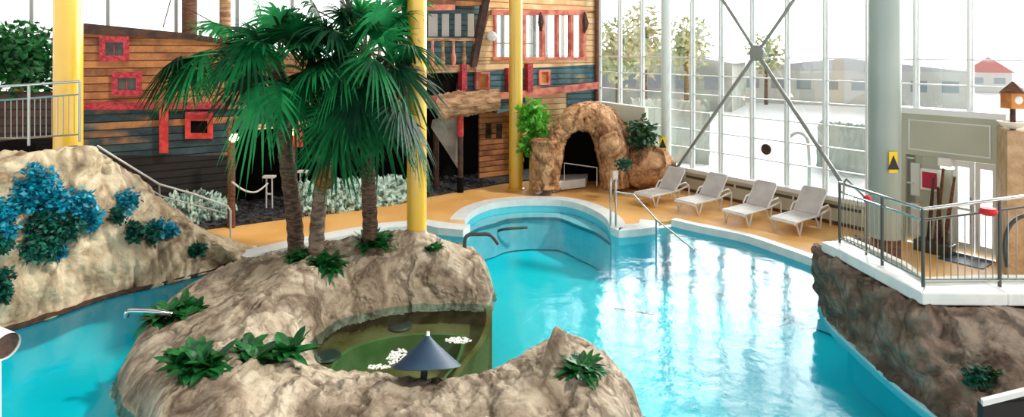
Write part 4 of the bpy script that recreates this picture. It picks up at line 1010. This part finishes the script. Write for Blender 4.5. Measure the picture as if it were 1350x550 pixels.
q = c+V((.2, -.3, -.1)); tag(MB().box(q, .14, .08, .03, V((.9,.1,.3)).normalized(), V((-.1,1,0)).normalized()).build('white_tag', M['white']), 'small white card beside the plant on the right rock wall', 'card')
# ficus tree at left, bushes
def bush(name, c, rad, n, size, m, label, cat='shrub', stems=None, trunk_mat='trunk_g', r0=.05):
    t = empty(name, stems[0][0] if stems else c-V((0, 0, rad[2])), label, cat)
    leaf_cloud(c, rad, n, size, None, seed=len(label), shell=.15).build('foliage', M[m], t, recalc=False)
    for s_ in stems or []: MB().tube([V(p) for p in s_], [r0]+[r0*.7]*(len(s_)-1), 8).build('stem', M[trunk_mat], t)
    return t
c = PY(22, 78, 15.2)
bush('ficus_tree', c, (1.25, .8, 1.0), 2600, .2, 'leaf', 'dense green tree behind the left balustrade', 'tree', [[V((c.x+.1, c.y, .15)), V((c.x+.08, c.y, 2)), V((c.x+.05, c.y, 4.2))]], 'bamboo', .14)
MBq = MB().box(V((c.x+.1, c.y, .15+.3)), 1.6, 1.2, .6)
b0 = PY(33, 188, 14.6); tag(MB().box(V((b0.x, b0.y, 2.3)), 1.0, .7, .8).build('planter', M['black'], bevel=.03), 'black planter box behind the left balustrade', 'planter')
tag(MB().prism([PY(-60,120,15.0), PY(76,122,15.0), PY(76,185,15.0), PY(-60,190,15.0)], V((0,.2,0))).build('timber_fence', M['plank_d']), 'dark red brown timber fence behind the left balustrade', 'fence')
q = PZ(700, 243, DECK); q = PY(704, 240, 20.6)
bush('bamboo_plant', PY(704,158,20.4), (.55, .45, .75), 520, .26, 'leaf_b', 'bright green leafy bamboo plant between yellow column and cave', 'plant',
     [[V((q.x-.12, q.y, DECK)), V((q.x-.1, q.y, 2.4))], [V((q.x+.1, q.y, DECK)), V((q.x+.12, q.y, 2.6))], [V((q.x, q.y+.1, DECK)), V((q.x, q.y+.1, 2.2))]], 'bamboo', .05)
leaf_cloud(PY(698,190,20.4), (.4,.4,.5), 160, .24, None, seed=9, shell=.2).build('foliage', M['leaf_b'], bpy.data.objects['bamboo_plant'], recalc=False)
q = PY(845, 178, 20.7)
bush('cave_shrub', q, (.56, .5, .55), 560, .22, 'leaf_d', 'dark green shrub growing above the boulder by the slim white column', 'shrub', [[q+V((0, .1, -1.0)), q]], 'trunk_g', .04)
q = PY(822, 216, 19.2); bush('teal_shrub', q, (.3, .3, .22), 200, .13, 'teal_g', 'low bluish green plant at the foot of the cave boulder', 'plant')

# ------------------------------------------------------------------ pool fittings
def pipe(name, pts, r_, label, m='chrome', cat='pipe', n=24):
    return tag(MB().tube(catmull([V(p) for p in pts], n), r_, 12).build(name, M[m], smooth=True), label, cat)
b0 = PZ(613, 345, .45)
Y = b0.y
pipe('water_spout', [PY(613,352,Y), PY(613,335,Y), PY(613,316,Y), PY(619,309.5,Y), PY(632,309,Y), PY(644,309,Y), PY(650,313,Y), PY(657,322,Y)], .04, 'bent dark steel water spout on the right end of the island', 'dark_steel', 'water spout')
Y = PZ(210,418,.5).y
pipe('water_spout', [PY(226,414,Y+.1), PY(205,411,Y), PY(182,410,Y), PY(172,410,Y-.02), PY(168,412,Y-.03), PY(166,418,Y-.03)], .042, 'short chrome water spout beside the leafy plant on the left', 'chrome', 'water spout')
t = empty('pool_ladder', PZ(808,296,DECK), 'pair of upright chrome grab poles at the pool corner', 'grab pole')
for dx in (805, 812):
    b0 = PZ(dx, 298+(dx-805)*.2, .19); MB().tube([V((b0.x, b0.y, -.3)), b0, PY(dx, 240, b0.y), PY(dx+1, 236, b0.y+.1)], .028, 10).build('pole', M['chrome'], t, smooth=True)
t = empty('pool_handrail', PZ(865,325,0), 'chrome handrail bending down into the pool beside the white corner', 'handrail')
b1 = PZ(865, 330, 0); Yr = b1.y
MB().tube([PY(812,253,16.2), PY(836,257,16.0), PY(866,291,Yr), PY(886,306,Yr-.3), PY(915,330,Yr-.8)], .022, 10).build('rail', M['chrome'], t, smooth=True)
MB().tube([V((b1.x, b1.y, -1.2)), PY(865,291,Yr)], .022, 10).build('post', M['chrome'], t, smooth=True)
# underwater bar
tag(MB().tube(catmull([PZ(650,312,-.7), PZ(656,305,-.5), PZ(668,302,-.4), PZ(695,300,-.4)], 16), .04, 8).build('grab_bar', M['dark_steel'], smooth=True), 'dark curved bar under the water near the round pool bay', 'bar')
for (px, py, lab) in ((835, 380, 'thin dark floor slot under the water in the middle of the pool'), (25, 452, 'dark drain cover on the pool floor at the far left')):
    p = PZ(px, py+30, -1.22); tag(MB().box(p, .9 if px > 500 else .3, .06 if px > 500 else .12, .03, V((.9,-.4,0)).normalized(), V((.4,.9,0)).normalized()).build('floor_drain', M['dark_steel']), lab, 'drain')
# cone spray head
b0 = PZ(557, 503, .36); ax = V((-.02, .40, 1)).normalized(); bx = V((1, 0, .13)).normalized(); by = ax.cross(bx).normalized(); bx = by.cross(ax)
Mc = Matrix([[bx.x, by.x, ax.x], [bx.y, by.y, ax.y], [bx.z, by.z, ax.z]])
cc = PY(563, 484, 8.4)
t = empty('cone_fountain', V((cc.x, cc.y, .3)), 'slate blue cone shaped fountain cap standing at the whirlpool edge', 'fountain')
MB().lathe(cc, [(.0, .0), (.46, -.0), (.475, .008), (.25, .19), (.05, .365), (.02, .40), (.0, .41)], 40, Mc).build('cone_cap', M['slate'], t, smooth=True)
MB().tube([V((cc.x-.06, cc.y, .2)), cc+V((-.03, 0, 0))], .05, 12).build('stem', M['dark_steel'], t, smooth=True)
MB().tube([cc+ax*.38, cc+ax*.45], [.03, .02], 10).build('tip', M['white'], t)
# pipe mouth at left edge
e0 = PY(9, 457, 6.2); d = V((-.75, .25, .10)).normalized(); e0b = e0+d*2.0
t = empty('pipe_cannon', V((e0b.x, e0b.y, 0)), 'white pipe with a dark open mouth entering at the left edge', 'pipe')
ax = -V((-.55, .72, .05)).normalized()
MB().tube([e0, e0+d*.9], .135, 24, cap=False).build('pipe_shell', M['white'], t, smooth=True)
MB().tube([e0+d*.02, e0+d*.9], .12, 24, cap=True).build('dark_mouth', M['brown_d'], t, smooth=False)
MB().tube([V((e0.x-.10, e0.y, -1.2)), e0+V((-.10, .0, -.1))], .035, 12).build('support_pole', M['white'], t, smooth=True)
# dark timber chest, bottom right
p0, p1 = PY(1296, 529, 6.6), PY(1372, 510, 6.7)
t = empty('timber_box', V((p0.x+.4, 6.6, .3)), 'dark brown timber box with a pale top edge at the lower right corner', 'box')
MB().prism([p0+V((0, 0, -.06)), p1+V((0, 0, -.06)), flat(p1, .3), flat(p0, .3)], V((.03, .12, 0))).build('box_body', M['plank_k'], t)
MB().prism([p0, p1, p1+V((0, 0, -.06)), p0+V((0, 0, -.06))], V((.02, .06, 0))).build('top_edge', M['lounger'], t)

# ------------------------------------------------------------------ back glazing
BC = V((1.0, 26.9, 0)); BD = V((-.812, -.584, 0)); BN = V((.584, -.812, 0))
for k in range(15):
    a = BC+BD*(1.75*k); b = BC+BD*(1.75*(k+1)); mid = (a+b)/2
    t = bpy.data.objects.new('window_%d' % wi, None); COL.objects.link(t); t.location = flat(mid, 3.4); WL[t.name] = flat(mid, 3.4); t['kind'] = 'structure'; wi += 1
    mb = MB(); mb.box(flat(a, 6.2), .09, .16, 5.6, BD, BN)
    for z in (3.6, 5.2, 7.0): mb.box(flat(mid, z), 1.7, .08, .06, BD, BN)
    mb.build('window_frame', M['brace'], t)
    MB().box(flat(mid, 6.2), 1.75, .012, 5.6, BD, BN).build('window_pane', M['glass'], t)
mid = BC+BD*13; struct(MB().box(flat(mid, 1.7), 27, .25, 3.4, BD, BN).build('wall_back', M['cream']))
# ------------------------------------------------------------------ outside
c0 = W(allu[0], 0, -.3)+V((.3, .9, 0)); gp = [c0, c0+WD*260, V((420, 60, 0)), V((420, 420, 0)), V((-420, 420, 0)), V((-420, -100, 0)), c0+BD*260]
struct(MB().prism([flat(p, -.4) for p in gp], V((0, 0, -.2))).build('ground_snow', M['snow']))
def house(c, w_, d_, h_, rh, ang, mw, mr, label, nw=4, name='house'):
    ax = V((math.cos(ang), math.sin(ang), 0)); ay = V((-ax.y, ax.x, 0)); c = V(c); t = empty(name, c, label, 'building')
    MB().box(c+V((0, 0, h_/2)), w_, d_, h_, ax, ay).build('walls', mw, t)
    pr = [c+ax*(-w_/2-.3)+V((0, 0, h_)), c+ax*(w_/2+.3)+V((0, 0, h_)), c+V((0, 0, h_+rh))]
    MB().prism([p-ay*(d_/2+.3) for p in pr], ay*(d_+.6)).build('roof', mr, t)
    for i in range(nw):
        MB().box(c+ax*((i+.5)/nw-.5)*w_*.95-ay*(d_/2+.02)+V((0, 0, h_*.6)), w_/nw*.5, .08, h_*.3, ax, ay).build('window', M['bld_w'], t)
house((62.8, 80, -.4), 4.6, 8, 2.6, 2.0, -.66, M['bld'], M['roofr'], 'house with a red gable roof seen through the upper right windows', 2)
house((34, 62, -.4), 20, 8, 3.4, 1.2, -.5, M['bld'], M['roofg'], 'long pale building with a snowy roof outside the windows', 8)
house((14, 60, -.4), 16, 8, 4.2, 1.4, -.5, M['hedge'], M['roofg'], 'grey building outside, seen left of the steel brace', 6)
random.seed(21)
for i, (px, Y, h_, lab) in enumerate(((815, 38, 7.5, 'yellow green tree outside behind the narrow left panes'), (850, 42, 8.5, 'yellow green tree outside just left of the slim white column'), (905, 46, 8, 'pale tree outside right of the slim white column'), (1010, 60, 7, 'pale distant tree outside behind the brace hub'))):
    p = V(((px-CX)/F*Y, Y, -.4)); c = p+V((0, 0, h_*.72))
    bush('outdoor_tree', c, (2.0, 1.6, h_*.33), 700, .5, 'tree_o', lab, 'tree', [[p, c]], 'trunk_g', .2)
for i, (px0, px1, Y, z, lab) in enumerate(((830, 935, 30, 2.6, 'grey clipped hedge outside behind the slim white column'), (1085, 1150, 27, 1.9, 'grey clipped hedge outside left of the thick grey column'))):
    a = V(((px0-CX)/F*Y, Y, -.4)); b = V(((px1-CX)/F*(Y-2), Y-2, -.4))
    t = loft([[a, a.lerp(b, .5), b], [q+V((0, -.1, z)) for q in (a, a.lerp(b, .5), b)], [q+V((.2, .8, z)) for q in (a, a.lerp(b, .5), b)], [q+V((.2, .9, 0)) for q in (a, a.lerp(b, .5), b)]], 60, 24, .15, 2)
    rock_thing(t, 'hedge', M['hedge'], lab, 'hedge')
q = W(Wu(1037, -2.5), 0, -2.5)
tag(MB().tube(catmull([V((q.x, q.y, -.4)), V((q.x, q.y, 1.6)), V((q.x+.15, q.y-.15, 2.1)), V((q.x+.4, q.y-.4, 2.1)), V((q.x+.5, q.y-.5, 1.6)), V((q.x+.5, q.y-.5, -.4))], 30), .05, 8).build('bike_rack', M['brace'], smooth=True), 'white tubular hoop standing outside behind the third lounger', 'hoop')
